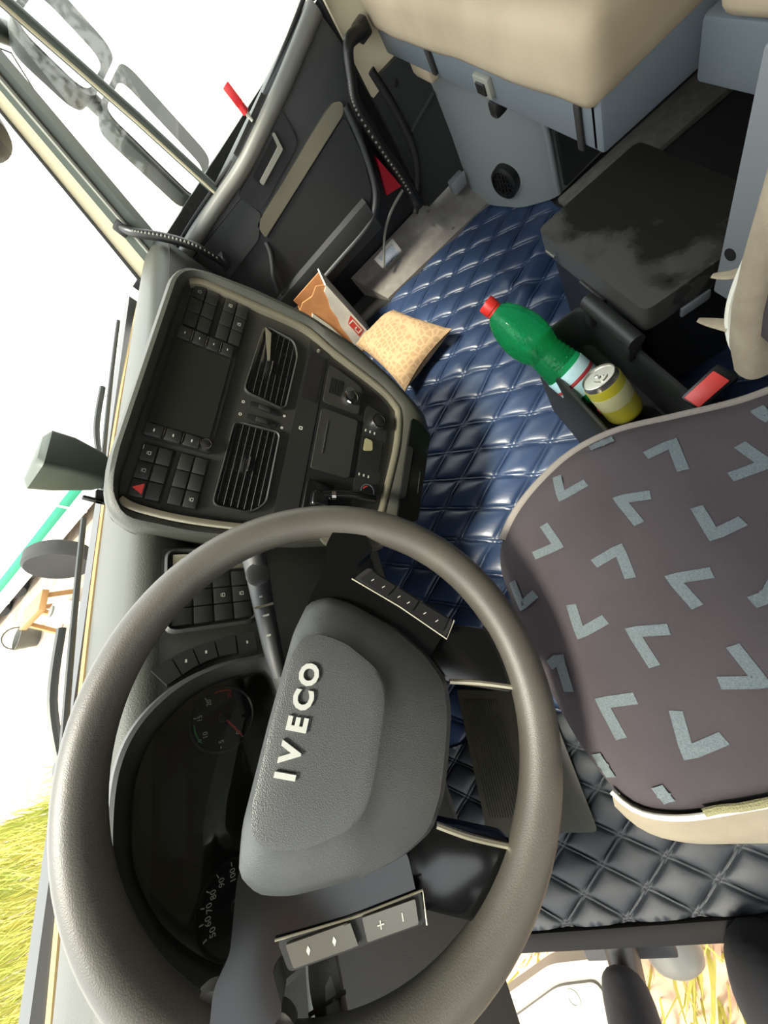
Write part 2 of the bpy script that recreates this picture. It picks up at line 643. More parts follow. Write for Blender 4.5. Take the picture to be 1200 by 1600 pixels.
# windscreen
def ws(u, v):
    x = -0.50 + 2.16 * u
    bow = 0.10 * (1 - ((x - 0.58) / 1.1) ** 2)
    z = 0.74 + 1.14 * v
    y = 0.755 + bow - 0.42 * (z - 0.74) * (1 - 0.15 * bow)
    return (x, y, z)


MB().grid(ws, 40, 12).build('window_1', 'window_glass', label='large curved windscreen glass above the dashboard', cat='window', kind='structure')
b = MB()
b.tube([Vector(ws(i / 40, 0.0)) + Vector((0, -0.004, 0.004)) for i in range(41)], 0.010, 8)
b.build('trim_4', 'seal_tan', label='tan weathered seal along the foot of the windscreen', cat='seal', kind='structure')

# ------------------------------------------------------------------ passenger door
FP = fr((1.72, 0, 0), (0, 1, 0), (0, 0, 1), (-1, 0, 0))      # (forward, up, inward)
dr = thing('door_1', (1.72, 0.25, 0.20), 'dark grey passenger door with silver strip and closed window', 'door', kind='structure')
outline = [(-0.245, 0.66), (-0.195, 0.54), (-0.15, 0.40), (-0.13, 0.30), (-0.03, 0.215), (0.45, 0.20), (0.80, 0.26), (0.80, 0.70), (0.50, 0.712), (0.33, 0.715), (0.05, 0.745), (-0.22, 0.775)]
MB(FP).prism(rpoly(outline, 0.02), -0.06, 0.0, r=0.012).build('door_panel', 'door_plastic', dr)
MB().box(1.85, 1.87, -0.262, 0.88, -0.08, 0.74).build('door_skin', 'black_plastic', dr)
MB().box(1.80, 1.872, -0.30, -0.255, 0.10, 1.56).build('jamb', 'black_plastic', dr)
# raised window ledge
led = crom([(-0.225, 0.755, 0.0), (-0.12, 0.735, 0.004), (0.0, 0.715, 0.006), (0.2, 0.69, 0.008), (0.33, 0.69, 0.010), (0.5, 0.69, 0.014), (0.66, 0.68, 0.02)], 6)
MB(FP).tube(led, 0.024, 12).build('window_ledge', 'ledge_skylit', dr)
MB(FP).tube([(p.x, p.y + 0.030, p.z - 0.016) for p in led], 0.006, 8).build('window_seal', 'black_rubber', dr)
MB(FP).bar((0.20, 0.724, 0.010), (0.02, 0.748, 0.008), 0.012, 0.005).build('lock_slot', 'black_rubber', dr)
# front lower quarter of the door: lighter flat panel
MB(FP).prism(rpoly([(0.28, 0.645), (0.265, 0.575), (0.34, 0.53), (0.55, 0.53), (0.72, 0.60), (0.70, 0.665)], 0.01), 0.0, 0.012, r=0.004).build('front_cover', 'door_plastic', dr)
# handle bezel
bz = MB(FP).prism(rpoly([(0.285, 0.655), (0.265, 0.585), (0.245, 0.578), (0.03, 0.605), (0.012, 0.625), (0.0, 0.705), (0.02, 0.71), (0.2, 0.672)], 0.012), 0.0, 0.012, r=0.004).build('handle_bezel', 'door_dark', dr)
MB(FP).prism(rpoly([(0.205, 0.655), (0.20, 0.622), (0.075, 0.637), (0.068, 0.672)], 0.008), 0.0115, 0.0135).build('handle_recess', 'pure_black', bz)
MB(FP).prism(rpoly([(0.195, 0.633), (0.192, 0.620), (0.068, 0.634), (0.058, 0.678), (0.068, 0.68), (0.078, 0.648)], 0.004), 0.010, 0.026, r=0.004).build('pull_handle', 'belt_grey', bz)
# silver strip
MB(FP).prism(rpoly([(0.305, 0.562), (0.315, 0.515), (-0.15, 0.556), (-0.165, 0.578), (-0.14, 0.597), (-0.10, 0.597)], 0.012), 0.0, 0.012, r=0.003).build('silver_strip', 'silver_trim', dr)
# pocket insert, its raised lip, and the bin below
MB(FP).prism(rpoly([(0.315, 0.508), (-0.15, 0.550), (-0.135, 0.43), (-0.10, 0.335), (-0.05, 0.30), (0.45, 0.285), (0.40, 0.42), (0.345, 0.455)], 0.02), 0.0, 0.008, r=0.003).build('door_insert', 'door_dark', dr)
lip = crom([(-0.165, 0.565, 0.006), (-0.150, 0.45, 0.010), (-0.118, 0.345, 0.020), (-0.07, 0.292, 0.030), (0.0, 0.272, 0.036), (0.2, 0.268, 0.040), (0.5, 0.262, 0.040)], 6)
MB(FP).tube(lip, 0.011, 10).build('pocket_lip', 'door_plastic', dr)
lip2 = crom([(0.325, 0.505, 0.006), (0.338, 0.475, 0.014), (0.365, 0.445, 0.02), (0.40, 0.41, 0.024), (0.43, 0.36, 0.024)], 5)
MB(FP).tube(lip2, 0.009, 10).build('pocket_lip', 'door_plastic', dr)
b = MB(FP)
b.loft([[(y, 0.345, 0.008), (y, 0.335, 0.034), (y, 0.275, 0.044), (y, 0.225, 0.03), (y, 0.225, 0.0)] for y in (-0.06, 0.0, 0.25, 0.55)], False)
b.build('door_bin', 'door_dark', dr)
b = MB(FP)
b.prism([(-0.172, 0.40), (-0.138, 0.285), (-0.20, 0.268)], -0.03, 0.012, r=0.003)
b.build('reflector', 'reflector_red', dr, label='red triangular reflector on the door edge')
# window frame and panes
fb = MB(FP)
fb.tube([(0.33, 0.70, -0.012), (0.35, 0.95, -0.012), (0.385, 1.25, -0.012), (0.43, 1.55, -0.012)], 0.017, 10).build('window_bar', 'pillar_dark', dr)
MB(FP).tube([(0.335, 0.71, 0.006), (0.355, 0.95, 0.006), (0.39, 1.25, 0.006), (0.435, 1.55, 0.006)], 0.0045, 8).build('bar_bead', 'cream_trim', dr)
MB(FP).tube([(-0.245, 0.76, -0.02), (-0.275, 1.1, -0.02), (-0.29, 1.55, -0.02), (0.43, 1.56, -0.02)], 0.018, 8).build('window_frame', 'pillar_dark', dr)
MB(FP).prism([(0.34, 0.70), (-0.24, 0.765), (-0.285, 1.55), (0.435, 1.55)], -0.034, -0.030).build('pane', 'window_glass', dr)
MB(FP).prism([(0.62, 0.69), (0.345, 0.70), (0.44, 1.55), (0.47, 1.55)], -0.034, -0.030).build('quarter_pane', 'window_glass', dr)
sbox('trim_5', 'cream_trim', (1.70, 1.78, -0.30, 0.46, 1.56, 1.92), label='cream strip of cab side above the passenger window', cat='trim')

tg = thing('lock_tag', (1.715, 0.092, 0.735), 'small red plastic tag standing on the passenger window ledge', 'tag')
MB(FP).tube([(0.092, 0.735, 0.006), (0.092, 0.768, 0.006)], 0.007, 10).build('stem', 'paper', tg)
MB(FP).tube([(0.092, 0.758, 0.006), (0.092, 0.778, 0.006)], 0.012, 12).build('collar', 'tag_red', tg)
MB(FP).box(0.080, 0.104, 0.778, 0.83, 0.001, 0.011, r=0.003).build('blade', 'tag_red', tg)


def ribbed_handle(name, pts, rad, label, ribs, side):
    t_ = thing(name, pts[-1], label, 'grab handle')
    P = crom(pts, 8)
    MB().tube(P, rad, 12).build('bar', 'black_plastic', t_)
    n0, n1 = ribs
    for k in range(n0, n1):
        q = P[k] + Vector(side) * rad * 0.85
        MB().box(q.x - 0.004, q.x + 0.004, q.y - 0.004, q.y + 0.004, q.z - 0.0035, q.z + 0.0035, r=0.002).build('grip_stud', 'belt_grey', t_)
    for e in (P[0], P[-1]):
        MB().box(e.x - 0.012, e.x + 0.05, e.y - 0.02, e.y + 0.02, e.z - 0.02, e.z + 0.02, r=0.006).build('foot', 'black_plastic', t_)
    return t_


ribbed_handle('grab_handle', [(1.69, -0.305, 0.645), (1.665, -0.25, 0.66), (1.655, -0.212, 0.61), (1.65, -0.19, 0.555), (1.65, -0.20, 0.42), (1.655, -0.215, 0.30), (1.665, -0.22, 0.20)], 0.017,
              'long black ribbed grab handle on the pillar behind the passenger door', (16, 44), (-0.8, 0.6, 0))
ribbed_handle('grab_handle', [(1.62, 0.615, 0.875), (1.585, 0.585, 0.845), (1.575, 0.53, 0.78), (1.575, 0.485, 0.70), (1.60, 0.47, 0.60)], 0.014,
              'short black ribbed grab handle at the foot of the windscreen pillar', (6, 30), (-0.75, -0.6, 0.2))

# ------------------------------------------------------------------ outside: passenger mirrors
sm = thing('side_mirror', (1.90, 0.5, 0.68), 'two-pane passenger mirror on its arm outside the side window', 'mirror')


def ext_mirror(c, yaw, w, h, r):
    f_ = yaw_lean(c, yaw, 0)
    out = rpoly([(-w / 2, -h / 2), (w / 2, -h / 2), (w / 2, h / 2), (-w / 2, h / 2)], r, 6)
    inn = rpoly([(-w / 2 + 0.012, -h / 2 + 0.016), (w / 2 - 0.10, -h / 2 + 0.016), (w / 2 - 0.10, h / 2 - 0.016), (-w / 2 + 0.012, h / 2 - 0.016)], r * 0.8, 6)
    A = resample(out, 64)
    lev = []
    for s_, w_ in ((1.0, 0.0), (1.0, -0.03), (0.9, -0.08), (0.6, -0.11), (0.2, -0.12)):
        lev.append([(p.x * s_, p.y * s_, w_) for p in A])
    sh = MB(f_).loft(lev, True, False).prism(out, -0.012, 0.004, r=0.003).build('shell', 'mirror_shell', sm)
    MB(f_).prism(inn, 0.003, 0.0075).build('mirror_pane', 'mirror_glass', sh)


ext_mirror((2.05, 0.40, 1.145), -23, 0.30, 0.20, 0.06)
ext_mirror((2.06, 0.40, 0.865), -23, 0.30, 0.33, 0.05)
MB().tube(crom([(1.90, 0.66, 1.32), (1.92, 0.56, 1.30), (2.0, 0.52, 1.27), (2.10, 0.50, 1.15), (2.10, 0.50, 0.75), (1.97, 0.55, 0.68), (1.90, 0.64, 0.70)], 8), 0.028, 10).build('arm', 'mirror_shell', sm)
fm = thing('front_mirror', (1.86, 0.84, 1.0), 'dark rounded kerb mirror hanging ahead of the windscreen corner', 'mirror')
MB(fr((1.90, 0.76, 1.235), (0, 1, 0), (-0.5, 0, 0.866), (0.866, 0, 0.5))).lathe([(0.01, -0.07), (0.05, -0.06), (0.078, -0.035), (0.082, 0.0), (0.075, 0.02), (0.04, 0.035)], 24).build('shell', 'mirror_shell', fm)
MB().tube([(1.90, 0.76, 1.27), (1.80, 0.72, 1.5), (1.72, 0.6, 1.8)], 0.014, 8).build('arm', 'mirror_shell', fm)
MB().tube([(1.70, 0.56, 1.36), (1.86, 0.50, 1.21), (1.9, 0.62, 1.03), (1.9, 0.655, 1.0), (1.72, 0.64, 0.96)], 0.0022, 6).build('wire_aerial', 'wiper', label='thin bent wire beside the passenger windscreen pillar', cat='wire')

# wipers and cowl
b = MB()
R_ = []
for i in range(31):
    p = Vector(ws(i / 30, 0.0))
    R_.append([p + Vector((0, 0.002, -0.012)), p + Vector((0, 0.06, -0.02)), p + Vector((0, 0.14, -0.06)), p + Vector((0, 0.14, -0.5)), p + Vector((0, 0.0, -0.5))])
b.loft(R_, True, True).build('cowl', 'trailer_white', label='white front cowl of the truck below the windscreen', cat='cowl', kind='structure')


def wiper(x0, x1, lift, label):
    t_ = thing('wiper', (x0, 0.9, 0.74), label, 'wiper')
    P = []
    for k in range(9):
        u = (x0 + (x1 - x0) * k / 8 + 0.5) / 2.16
        P.append(Vector(ws(u, 0.012 + lift * k / 8)) + Vector((0, 0.022, 0.004)))
    MB().tube(P, 0.006, 8).build('blade', 'wiper', t_)
    Q = [P[0] + Vector((0.02, 0.04, -0.012)), P[2] + Vector((0, 0.03, 0.012)), P[4] + Vector((0, 0.014, 0.014))]
    MB().tube(crom(Q, 6), 0.008, 8).build('arm', 'wiper', t_)
    MB(fr(Q[0] - Vector((0, 0, 0.02)), (1, 0, 0), (0, 1, 0), (0, 0, 1))).lathe([(0.02, -0.01), (0.02, 0.02), (0.012, 0.03)], 14).build('pivot', 'wiper', t_)


wiper(0.10, 0.62, 0.02, 'black wiper lying at the foot of the windscreen ahead of the steering wheel')
wiper(0.80, 1.40, 0.03, 'black wiper at the foot of the windscreen on the passenger side')

# ------------------------------------------------------------------ the yard outside
MB().box(-14, 26, -6, 44, -1.4, -1.3).build('ground', 'ground', label='pale dusty gravel yard around the truck', cat='ground', kind='structure')
MB().grid(lambda u, v: (-2.6 + 2.1 * u, -1.0 + 3.2 * v, -1.297 + 0.015 * noise.noise((u * 9, v * 9, 0))), 40, 40).build('soil_patch', 'soil', label='reddish bare soil beside the driver step', cat='soil', kind='structure')
tl = thing('trailer', (6.8, 9.0, -1.3), 'long white trailer with a teal stripe parked across the yard', 'trailer')
MB().box(5.6, 8.0, 1.0, 17.0, -0.64, 1.6, r=0.02).build('upper_wall', 'trailer_white', tl)
MB().box(5.595, 8.0, 1.0, 17.0, -0.80, -0.64, r=0.005).build('stripe', 'trailer_teal', tl)
MB().box(5.60, 8.0, 1.0, 17.0, -1.10, -0.80, r=0.01).build('skirt', 'trailer_white', tl)
for k in range(3):
    MB().box(5.58, 5.62, 3.0 + 4.5 * k, 3.06 + 4.5 * k, -1.10, 1.6).build('post', 'trailer_white', tl)
for k in range(3):
    MB(fr((5.75, 10.5 + 1.2 * k, -0.8), (0, 1, 0), (0, 0, 1), (-1, 0, 0))).lathe([(0.50, -0.25), (0.50, 0.03), (0.42, 0.06), (0.28, 0.05), (0.24, 0.0), (0.08, 0.02)], 28).build('wheel', 'tyre', tl)
sw = thing('truck_wheel', (4.35, 7.45, -1.3), 'large grey spare truck wheel standing in the yard', 'wheel')
fw = fr((4.35, 7.45, -0.80), (0, 1, 0), (0, 0, 1), (-1, 0, 0))
MB(fw).lathe([(0.30, -0.14), (0.46, -0.15), (0.50, -0.10), (0.50, 0.10), (0.46, 0.15), (0.30, 0.14)], 32).build('tyre', 'tyre', sw)
MB(fw).lathe([(0.30, -0.13), (0.30, 0.13), (0.26, 0.12), (0.22, 0.02), (0.10, 0.04), (0.09, 0.10)], 28).build('hub', 'tank', sw)
tr_ = thing('trestle', (3.75, 8.25, -1.3), 'orange painted trestle standing in the yard', 'trestle')
for (ax, ay) in ((3.45, 8.0), (3.45, 8.6), (4.05, 8.0), (4.05, 8.6)):
    MB().bar((ax, ay, -1.3), (3.75 + (ax - 3.75) * 0.5, ay, -0.82), 0.07, 0.07).build('leg', 'orange_paint', tr_)
MB().box(3.55, 3.95, 7.85, 8.75, -0.84, -0.74, r=0.01).build('beam', 'orange_paint', tr_)
br = thing('barrel', (3.40, 7.55, -1.3), 'small white barrel beside the orange trestle', 'barrel')
MB(fr((3.40, 7.55, -1.3), (1, 0, 0), (0, 1, 0), (0, 0, 1))).lathe([(0.16, 0), (0.19, 0.05), (0.20, 0.20), (0.19, 0.40), (0.16, 0.44)], 24).build('body', 'trailer_white', br)
MB(fr((3.40, 7.55, -1.3), (1, 0, 0), (0, 1, 0), (0, 0, 1))).lathe([(0.10, 0.44), (0.10, 0.47), (0.03, 0.48)], 18).build('lid', 'tank', br)
bu = thing('bucket', (3.85, 9.9, -1.3), 'grey bucket standing alone on the gravel', 'bucket')
MB(fr((3.85, 9.9, -1.3), (1, 0, 0), (0, 1, 0), (0, 0, 1))).lathe([(0.16, 0), (0.24, 0.34), (0.22, 0.34), (0.15, 0.03)], 24).build('body', 'tank', bu)
MB(fr((3.85, 9.9, -0.96), (1, 0, 0), (0, 1, 0), (0, 0, 1))).tube([(0.23 * math.cos(PI * k / 8), 0, 0.22 * math.sin(PI * k / 8)) for k in range(9)], 0.012, 6).build('handle', 'wiper', bu)


def grass(name, spots, label, seed):
    rg = random.Random(seed)
    vs, fs = [], []
    for (x0, x1, y0, y1, n, h0, h1) in spots:
        for _ in range(n):
            x, y = rg.uniform(x0, x1), rg.uniform(y0, y1)
            h = rg.uniform(h0, h1)
            a, ln = rg.uniform(0, 2 * PI), rg.uniform(0.1, 0.55) * h
            w = h * 0.02 + 0.002
            dx, dy = math.cos(a), math.sin(a)
            k = len(vs)
            vs += [(x - dy * w, y + dx * w, -1.3), (x + dy * w, y - dx * w, -1.3),
                   (x - dy * w * 0.7 + dx * ln * 0.35, y + dx * w * 0.7 + dy * ln * 0.35, -1.3 + h * 0.6), (x + dy * w * 0.7 + dx * ln * 0.35, y - dx * w * 0.7 + dy * ln * 0.35, -1.3 + h * 0.6),
                   (x + dx * ln, y + dy * ln, -1.3 + h)]
            fs += [(k, k + 1, k + 3, k + 2), (k + 2, k + 3, k + 4)]
    b = MB()
    b.add(vs, fs)
    return b.build(name, 'grass', smooth=0, label=label, cat='grass', kind='stuff')


def blocker_bush(x, y, h, r, seed, label):  # out of view, added to block sky light and darken reflections
    rg = random.Random(seed)
    t_ = thing('blocker_bush', (x, y, -1.3), label, 'blocker_bush', 'added bushes blocking light beside the driver side')
    tk_ = MB()
    for q in range(5):
        a = rg.uniform(0, 2 * PI)
        tk_.tube(crom([(x, y, -1.3), (x + 0.15 * math.cos(a), y + 0.15 * math.sin(a), -1.3 + h * 0.35), (x + r * 0.6 * math.cos(a), y + r * 0.6 * math.sin(a), -1.3 + h * 0.75)], 4), [0.05 - 0.004 * i for i in range(9)], 7)
    tk_.build('stems', 'bark', t_)
    vs, fs = [], []
    for _ in range(3800):
        d = Vector((rg.gauss(0, 1), rg.gauss(0, 1), rg.gauss(0, 1))).normalized() * rg.uniform(0.45, 1.0) ** 0.5
        lump = 1 + 0.18 * noise.noise(d * 2.5 + Vector((seed, 0, 0)))
        p = Vector((x + d.x * r * lump, y + d.y * r * lump, -1.3 + h * 0.52 + d.z * h * 0.5 * lump))
        a, e = rg.uniform(0, 2 * PI), rg.uniform(-0.8, 0.8)
        u = Vector((math.cos(a) * math.cos(e), math.sin(a) * math.cos(e), math.sin(e)))
        v = u.orthogonal().normalized()
        L_ = rg.uniform(0.05, 0.10)
        i0 = len(vs)
        vs += [p, p + u * L_ * 0.5 + v * L_ * 0.3, p + u * L_, p + u * L_ * 0.5 - v * L_ * 0.3]
        fs.append((i0, i0 + 1, i0 + 2, i0 + 3))
    MB().add(vs, fs).build('foliage', 'leaf', t_, smooth=0, kind='stuff')


for (x, y, h, r, sd_, lb) in ((-2.9, -2.0, 3.3, 1.1, 1, 'dense green shrub, unseen, added to block sky light behind the driver door opening'), (-3.0, 0.6, 3.6, 1.2, 2, 'tallest green shrub, unseen, added to block sky light straight beside the driver door'), (-3.1, 3.2, 3.2, 1.1, 4, 'green shrub, unseen, added to block sky light beside the front wheel on the driver side')):
    blocker_bush(x, y, h, r, sd_, lb)
grass('grass_verge', [(-4.0, 1.0, 4.0, 7.0, 5200, 0.12, 0.5), (-4.0, 0.6, 6.5, 10.0, 4200, 0.15, 0.6)], 'tall yellow-green grass on the verge ahead of the truck', 3)
grass('grass_tufts', [(-1.6, -0.75, 0.2, 1.5, 420, 0.05, 0.2), (-1.5, -0.95, 0.35, 0.75, 60, 0.2, 0.4)], 'thin dry grass growing below the driver step', 5)

# ================================================================== dashboard
FS = yaw_lean((0.64, 0.41, 0.772), -30, 26)      # plane of the centre stack
FC = yaw_lean((0.0, 0.50, 0.66), 0, 26)          # plane of the driver's fascia
db = thing('dashboard', (0.58, 0.62, 0.30), 'dark grey truck dashboard with angled centre stack and instrument cluster', 'dashboard')


def rect(u0, u1, v0, v1, r=0.0):
    p = [(u0, v0), (u1, v0), (u1, v1), (u0, v1)]
    return rpoly(p, r) if r else p


# padded top running up to the windscreen
b = MB()
R_ = []
for i in range(41):
    x = -0.48 + 2.10 * i / 40
    yb = ws((x + 0.5) / 2.16, 0.0)[1] - 0.012
    yf = 0.545
    zt = 0.792
    R_.append([(x, yf + 0.03, 0.56), (x, yf, 0.74), (x, yf + 0.004, 0.768), (x, yf + 0.018, 0.786), (x, yf + 0.04, zt), (x, yf + 0.10, zt - 0.002), (x, (yf + yb) / 2 + 0.04, 0.778), (x, yb, 0.748), (x, yb, 0.56)])
b.loft(R_, True, True).build('top_pad', 'dash_pad', db)
# driver's fascia around the cluster and column
MB(FC).prism(rpoly([(-0.46, -0.29), (0.36, -0.29), (0.37, 0.13), (-0.46, 0.13)], 0.02), -0.05, 0.0, r=0.006).build('driver_fascia', 'fascia_plastic', db)
b = MB()
b.add([(-0.46, 0.378, 0.405), (0.46, 0.36, 0.38), (0.62, 0.88, 0.25), (-0.46, 0.88, 0.25), (-0.46, 0.60, 0.70), (0.46, 0.60, 0.70), (0.62, 0.88, 0.70), (-0.46, 0.88, 0.70)],
      [(0, 1, 2, 3), (0, 4, 5, 1), (1, 5, 6, 2), (3, 2, 6, 7), (0, 3, 7, 4), (4, 7, 6, 5)])
b.build('lower_shell', 'black_plastic', db, smooth=0)
# passenger side of the dashboard
b = MB()
R_ = []
for x in (0.92, 1.1, 1.3, 1.5, 1.60):
    R_.append([(x, 0.53, 0.40), (x, 0.525, 0.60), (x, 0.54, 0.76), (x, 0.80, 0.74), (x, 0.86, 0.40)])
b.loft(R_, True, True).build('glovebox_side', 'fascia_plastic', db)

# ---- centre stack: body, hood surround, fascia plate, silver U
HO = [(0.20, 0.094), (0.235, 0.082), (0.255, 0.04), (0.27, -0.05), (0.273, -0.16), (0.256, -0.30), (0.212, -0.41), (0.150, -0.525), (0.10, -0.55), (-0.155, -0.535), (-0.19, -0.50), (-0.225, -0.40), (-0.264, -0.25), (-0.285, -0.10), (-0.288, 0.03), (-0.27, 0.065), (-0.235, 0.083), (-0.185, 0.092)]
HI = [(0.20, 0.066), (0.222, 0.058), (0.232, 0.04), (0.236, -0.06), (0.238, -0.185), (0.212, -0.25), (0.172, -0.382), (0.135, -0.443), (0.10, -0.453), (0.024, -0.456), (-0.15, -0.435), (-0.19, -0.40), (-0.225, -0.28), (-0.25, -0.15), (-0.258, -0.04), (-0.252, 0.045), (-0.24, 0.058), (-0.20, 0.066)]
MB(FS).prism(rpoly(HO, 0.012), -0.26, -0.012).build('stack_body', 'black_plastic', db)
MB(FS).ring(rpoly(HO, 0.014), rpoly(HI, 0.010), -0.03, -0.008, 0.010, 160, mid=[(0.12, 0.010), (0.35, 0.020), (0.6, 0.022), (0.9, 0.016)]).build('stack_surround', 'dash_pad', db)
MB(FS).prism(rpoly(HI, 0.008), -0.02, 0.0).build('stack_fascia', 'fascia_plastic', db)


def ribbon(f_, path, w, z0, z1, r=0.0015):
    P = [Vector(p) for p in path]
    L_, R2 = [], []
    for i, p in enumerate(P):
        t_ = (P[min(i + 1, len(P) - 1)] - P[max(i - 1, 0)]).normalized()
        nn = Vector((-t_.y, t_.x))
        L_.append(p + nn * w / 2)
        R2.append(p - nn * w / 2)
    rings = []
    for a, c in zip(L_, R2):
        rings.append([(a.x, a.y, z0), (a.x, a.y, z1 - r), ((a.x * 3 + c.x) / 4, (a.y * 3 + c.y) / 4, z1), ((a.x + 3 * c.x) / 4, (a.y + 3 * c.y) / 4, z1), (c.x, c.y, z1 - r), (c.x, c.y, z0)])
    return MB(f_).loft(rings, True, True)


sil = crom([(0.214, 0.058), (0.226, 0.03), (0.229, -0.06), (0.231, -0.17), (0.205, -0.248), (0.166, -0.378), (0.138, -0.428), (0.112, -0.443), (0.024, -0.447), (-0.10, -0.433), (-0.155, -0.425), (-0.185, -0.395), (-0.217, -0.28), (-0.242, -0.15), (-0.250, -0.04), (-0.246, 0.03), (-0.237, 0.056)], 5)
ribbon(FS, sil, 0.013, -0.004, 0.014).build('silver_surround', 'silver_trim', db)


def grid_switch(f_, parent, u0, u1, v0, v1, nu, nv, mat='switch_plastic', icons=(), w=0.006, gap=0.0012):
    du, dv = (u1 - u0) / nu, (v1 - v0) / nv
    for i in range(nu):
        for j in range(nv):
            a, c = u0 + du * i, v0 + dv * j
            s_ = MB(f_).box(a + gap, a + du - gap, c + gap, c + dv - gap, 0.0, w, r=0.0014).build('switch', mat, parent)
            if (i, j) in icons:
                x, y = a + du * 0.5, c + dv * 0.45
                q = MB(f_)
                q.ring(rect(x - 0.0032, x + 0.0032, y - 0.0024, y + 0.0024, 0.0012), rect(x - 0.0025, x + 0.0025, y - 0.0017, y + 0.0017, 0.001), w - 0.0005, w + 0.0004, w + 0.0004, 24)
                q.box(x - 0.0030, x + 0.0030, y + 0.0034, y + 0.0040, w - 0.0005, w + 0.0004)
                q.build('icon', 'print_white', s_)


# switch banks left and right of the radio
for (u0, u1, ic) in ((-0.228, -0.130, ((1, 0), (2, 1))), (0.122, 0.222, ((2, 1),))):
    for (v0, v1) in ((0.002, 0.050), (-0.056, -0.008)):
        bank = MB(FS).prism(rect(u0 - 0.002, u1 + 0.002, v0 - 0.002, v1 + 0.002, 0.003), -0.002, 0.0015).build('switch_bank', 'black_plastic', db)
        ics = [(1, 1), (2, 1)] if (v0 > 0 and u0 < 0) else ([(0, 0)] if u0 < 0 else [(1, 0), (2, 1)] if v0 < 0 else [(2, 1)])
        grid_switch(FS, bank, u0, u1, v0, v1, 3, 2, icons=ics)
hz = MB(FS).prism(rpoly([(-0.2215, 0.030), (-0.2015, 0.030), (-0.2115, 0.046)], 0.0015), 0.005, 0.0072, r=0.0005).build('hazard_mark', 'print_red', db, label='red hazard triangle')
MB(FS).box(-0.142, -0.134, 0.0475, 0.0482, 0.005, 0.0066).build('switch_mark', 'print_white', db)

# radio with large dark screen
ra = MB(FS).prism(rect(-0.119, 0.119, -0.055, 0.057, 0.006), -0.004, 0.006, r=0.0015).build('radio_unit', 'black_plastic', db, label='double-height radio with a blank dark screen')
MB(FS).prism(rect(-0.090, 0.086, -0.047, 0.051, 0.002), 0.004, 0.0072).build('screen', 'screen_glass', ra)
for k in range(3):
    v = 0.040 - 0.030 * k
    q = MB(FS).box(-0.116, -0.093, v - 0.013, v + 0.013, 0.004, 0.010, r=0.002).build('radio_key', 'switch_plastic', ra)
    MB(FS).box(-0.107, -0.102, v - 0.001, v + 0.001, 0.0095, 0.0104).build('key_mark', 'print_white', ra)
    if k < 2:
        MB(FS).box(-0.112, -0.094, v - 0.0158, v - 0.0146, 0.004, 0.0105).build('key_divider', 'chrome', ra)
for k in range(4):
    v = 0.040 - 0.0255 * k
    MB(FS).box(0.090, 0.116, v - 0.011, v + 0.011, 0.004, 0.010, r=0.002).build('radio_key', 'switch_plastic', ra)
    MB(FS).box(0.101, 0.105, v - 0.0008, v + 0.0008, 0.0095, 0.0104).build('key_mark', 'print_white', ra)
    if k < 3:
        MB(FS).box(0.092, 0.114, v - 0.0134, v - 0.0122, 0.004, 0.0105).build('key_divider', 'chrome', ra)


def knob(f_, c, r0, h, parent, name='knob', cap='black_plastic'):
    k_ = MB(f_).lathe([(r0, 0.0), (r0, h * 0.7), (r0 * 0.92, h), (r0 * 0.80, h), (r0 * 0.78, h * 0.92)], 28, c).build(name, 'chrome', parent)
    MB(f_).lathe([(r0 * 0.80, 0.0), (r0 * 0.80, h * 0.95), (r0 * 0.55, h * 1.02), (r0 * 0.1, h * 1.03)], 24, c).build('knob_face', cap, parent)
    return k_


knob(FS, (-0.104, -0.044), 0.0105, 0.016, ra, 'volume_knob')

# ---- air vents
def vent(poly, tabc, spike):
    v_ = MB(FS).ring(rpoly(poly, 0.014), rpoly([(p[0] + (0.004 if p[0] < sum(q[0] for q in poly) / len(poly) else -0.004), p[1] + (0.004 if p[1] < -0.125 else -0.004)) for p in poly], 0.011), -0.002, 0.003, 0.006, 80, mid=[(0.4, 0.008)]).build('air_vent', 'fascia_plastic', db)
    MB(FS).prism(rpoly(poly, 0.012), -0.0005, 0.0012).build('duct', 'pure_black', v_)
    u0, u1 = min(p[0] for p in poly) + 0.006, max(p[0] for p in poly) - 0.006
    v0, v1 = min(p[1] for p in poly) + 0.005, max(p[1] for p in poly) - 0.005

    def span(v):
        xs = []
        n = len(poly)
        for i in range(n):
            a, c = poly[i], poly[(i + 1) % n]
            if (a[1] - v) * (c[1] - v) < 0:
                xs.append(a[0] + (c[0] - a[0]) * (v - a[1]) / (c[1] - a[1]))
        return min(xs) + 0.006, max(xs) - 0.006
    for k in range(7):
        v = v0 + (v1 - v0) * (k + 0.5) / 7
        a, c = span(v)
        MB(FS).add([(a, v - 0.0035, 0.0015), (c, v - 0.0035, 0.0015), (c, v + 0.003, 0.0065), (a, v + 0.003, 0.0065), (a, v - 0.0025, 0.0005), (c, v - 0.0025, 0.0005), (c, v + 0.004, 0.0055), (a, v + 0.004, 0.0055)],
                   [(0, 1, 2, 3), (4, 7, 6, 5), (0, 4, 5, 1), (1, 5, 6, 2), (2, 6, 7, 3), (3, 7, 4, 0)]).build('slat', 'switch_plastic', v_, smooth=0)
    for k in range(6):
        u = u0 + (u1 - u0) * (k + 0.5) / 6
        MB(FS).box(u - 0.001, u + 0.001, v0 + 0.008, v1 - 0.008, 0.001, 0.003).build('vane', 'switch_plastic', v_)
    MB(FS).box(tabc[0] - 0.015, tabc[0] + 0.015, tabc[1] - 0.0016, tabc[1] + 0.0016, 0.005, 0.011, r=0.001).build('vent_tab', 'chrome', v_)
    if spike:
        MB(FS).prism([(0.190, -0.094), (0.182, -0.108), (0.118, -0.118), (0.116, -0.114)], 0.006, 0.010, r=0.001).build('glint_blade', 'silver_trim', v_)


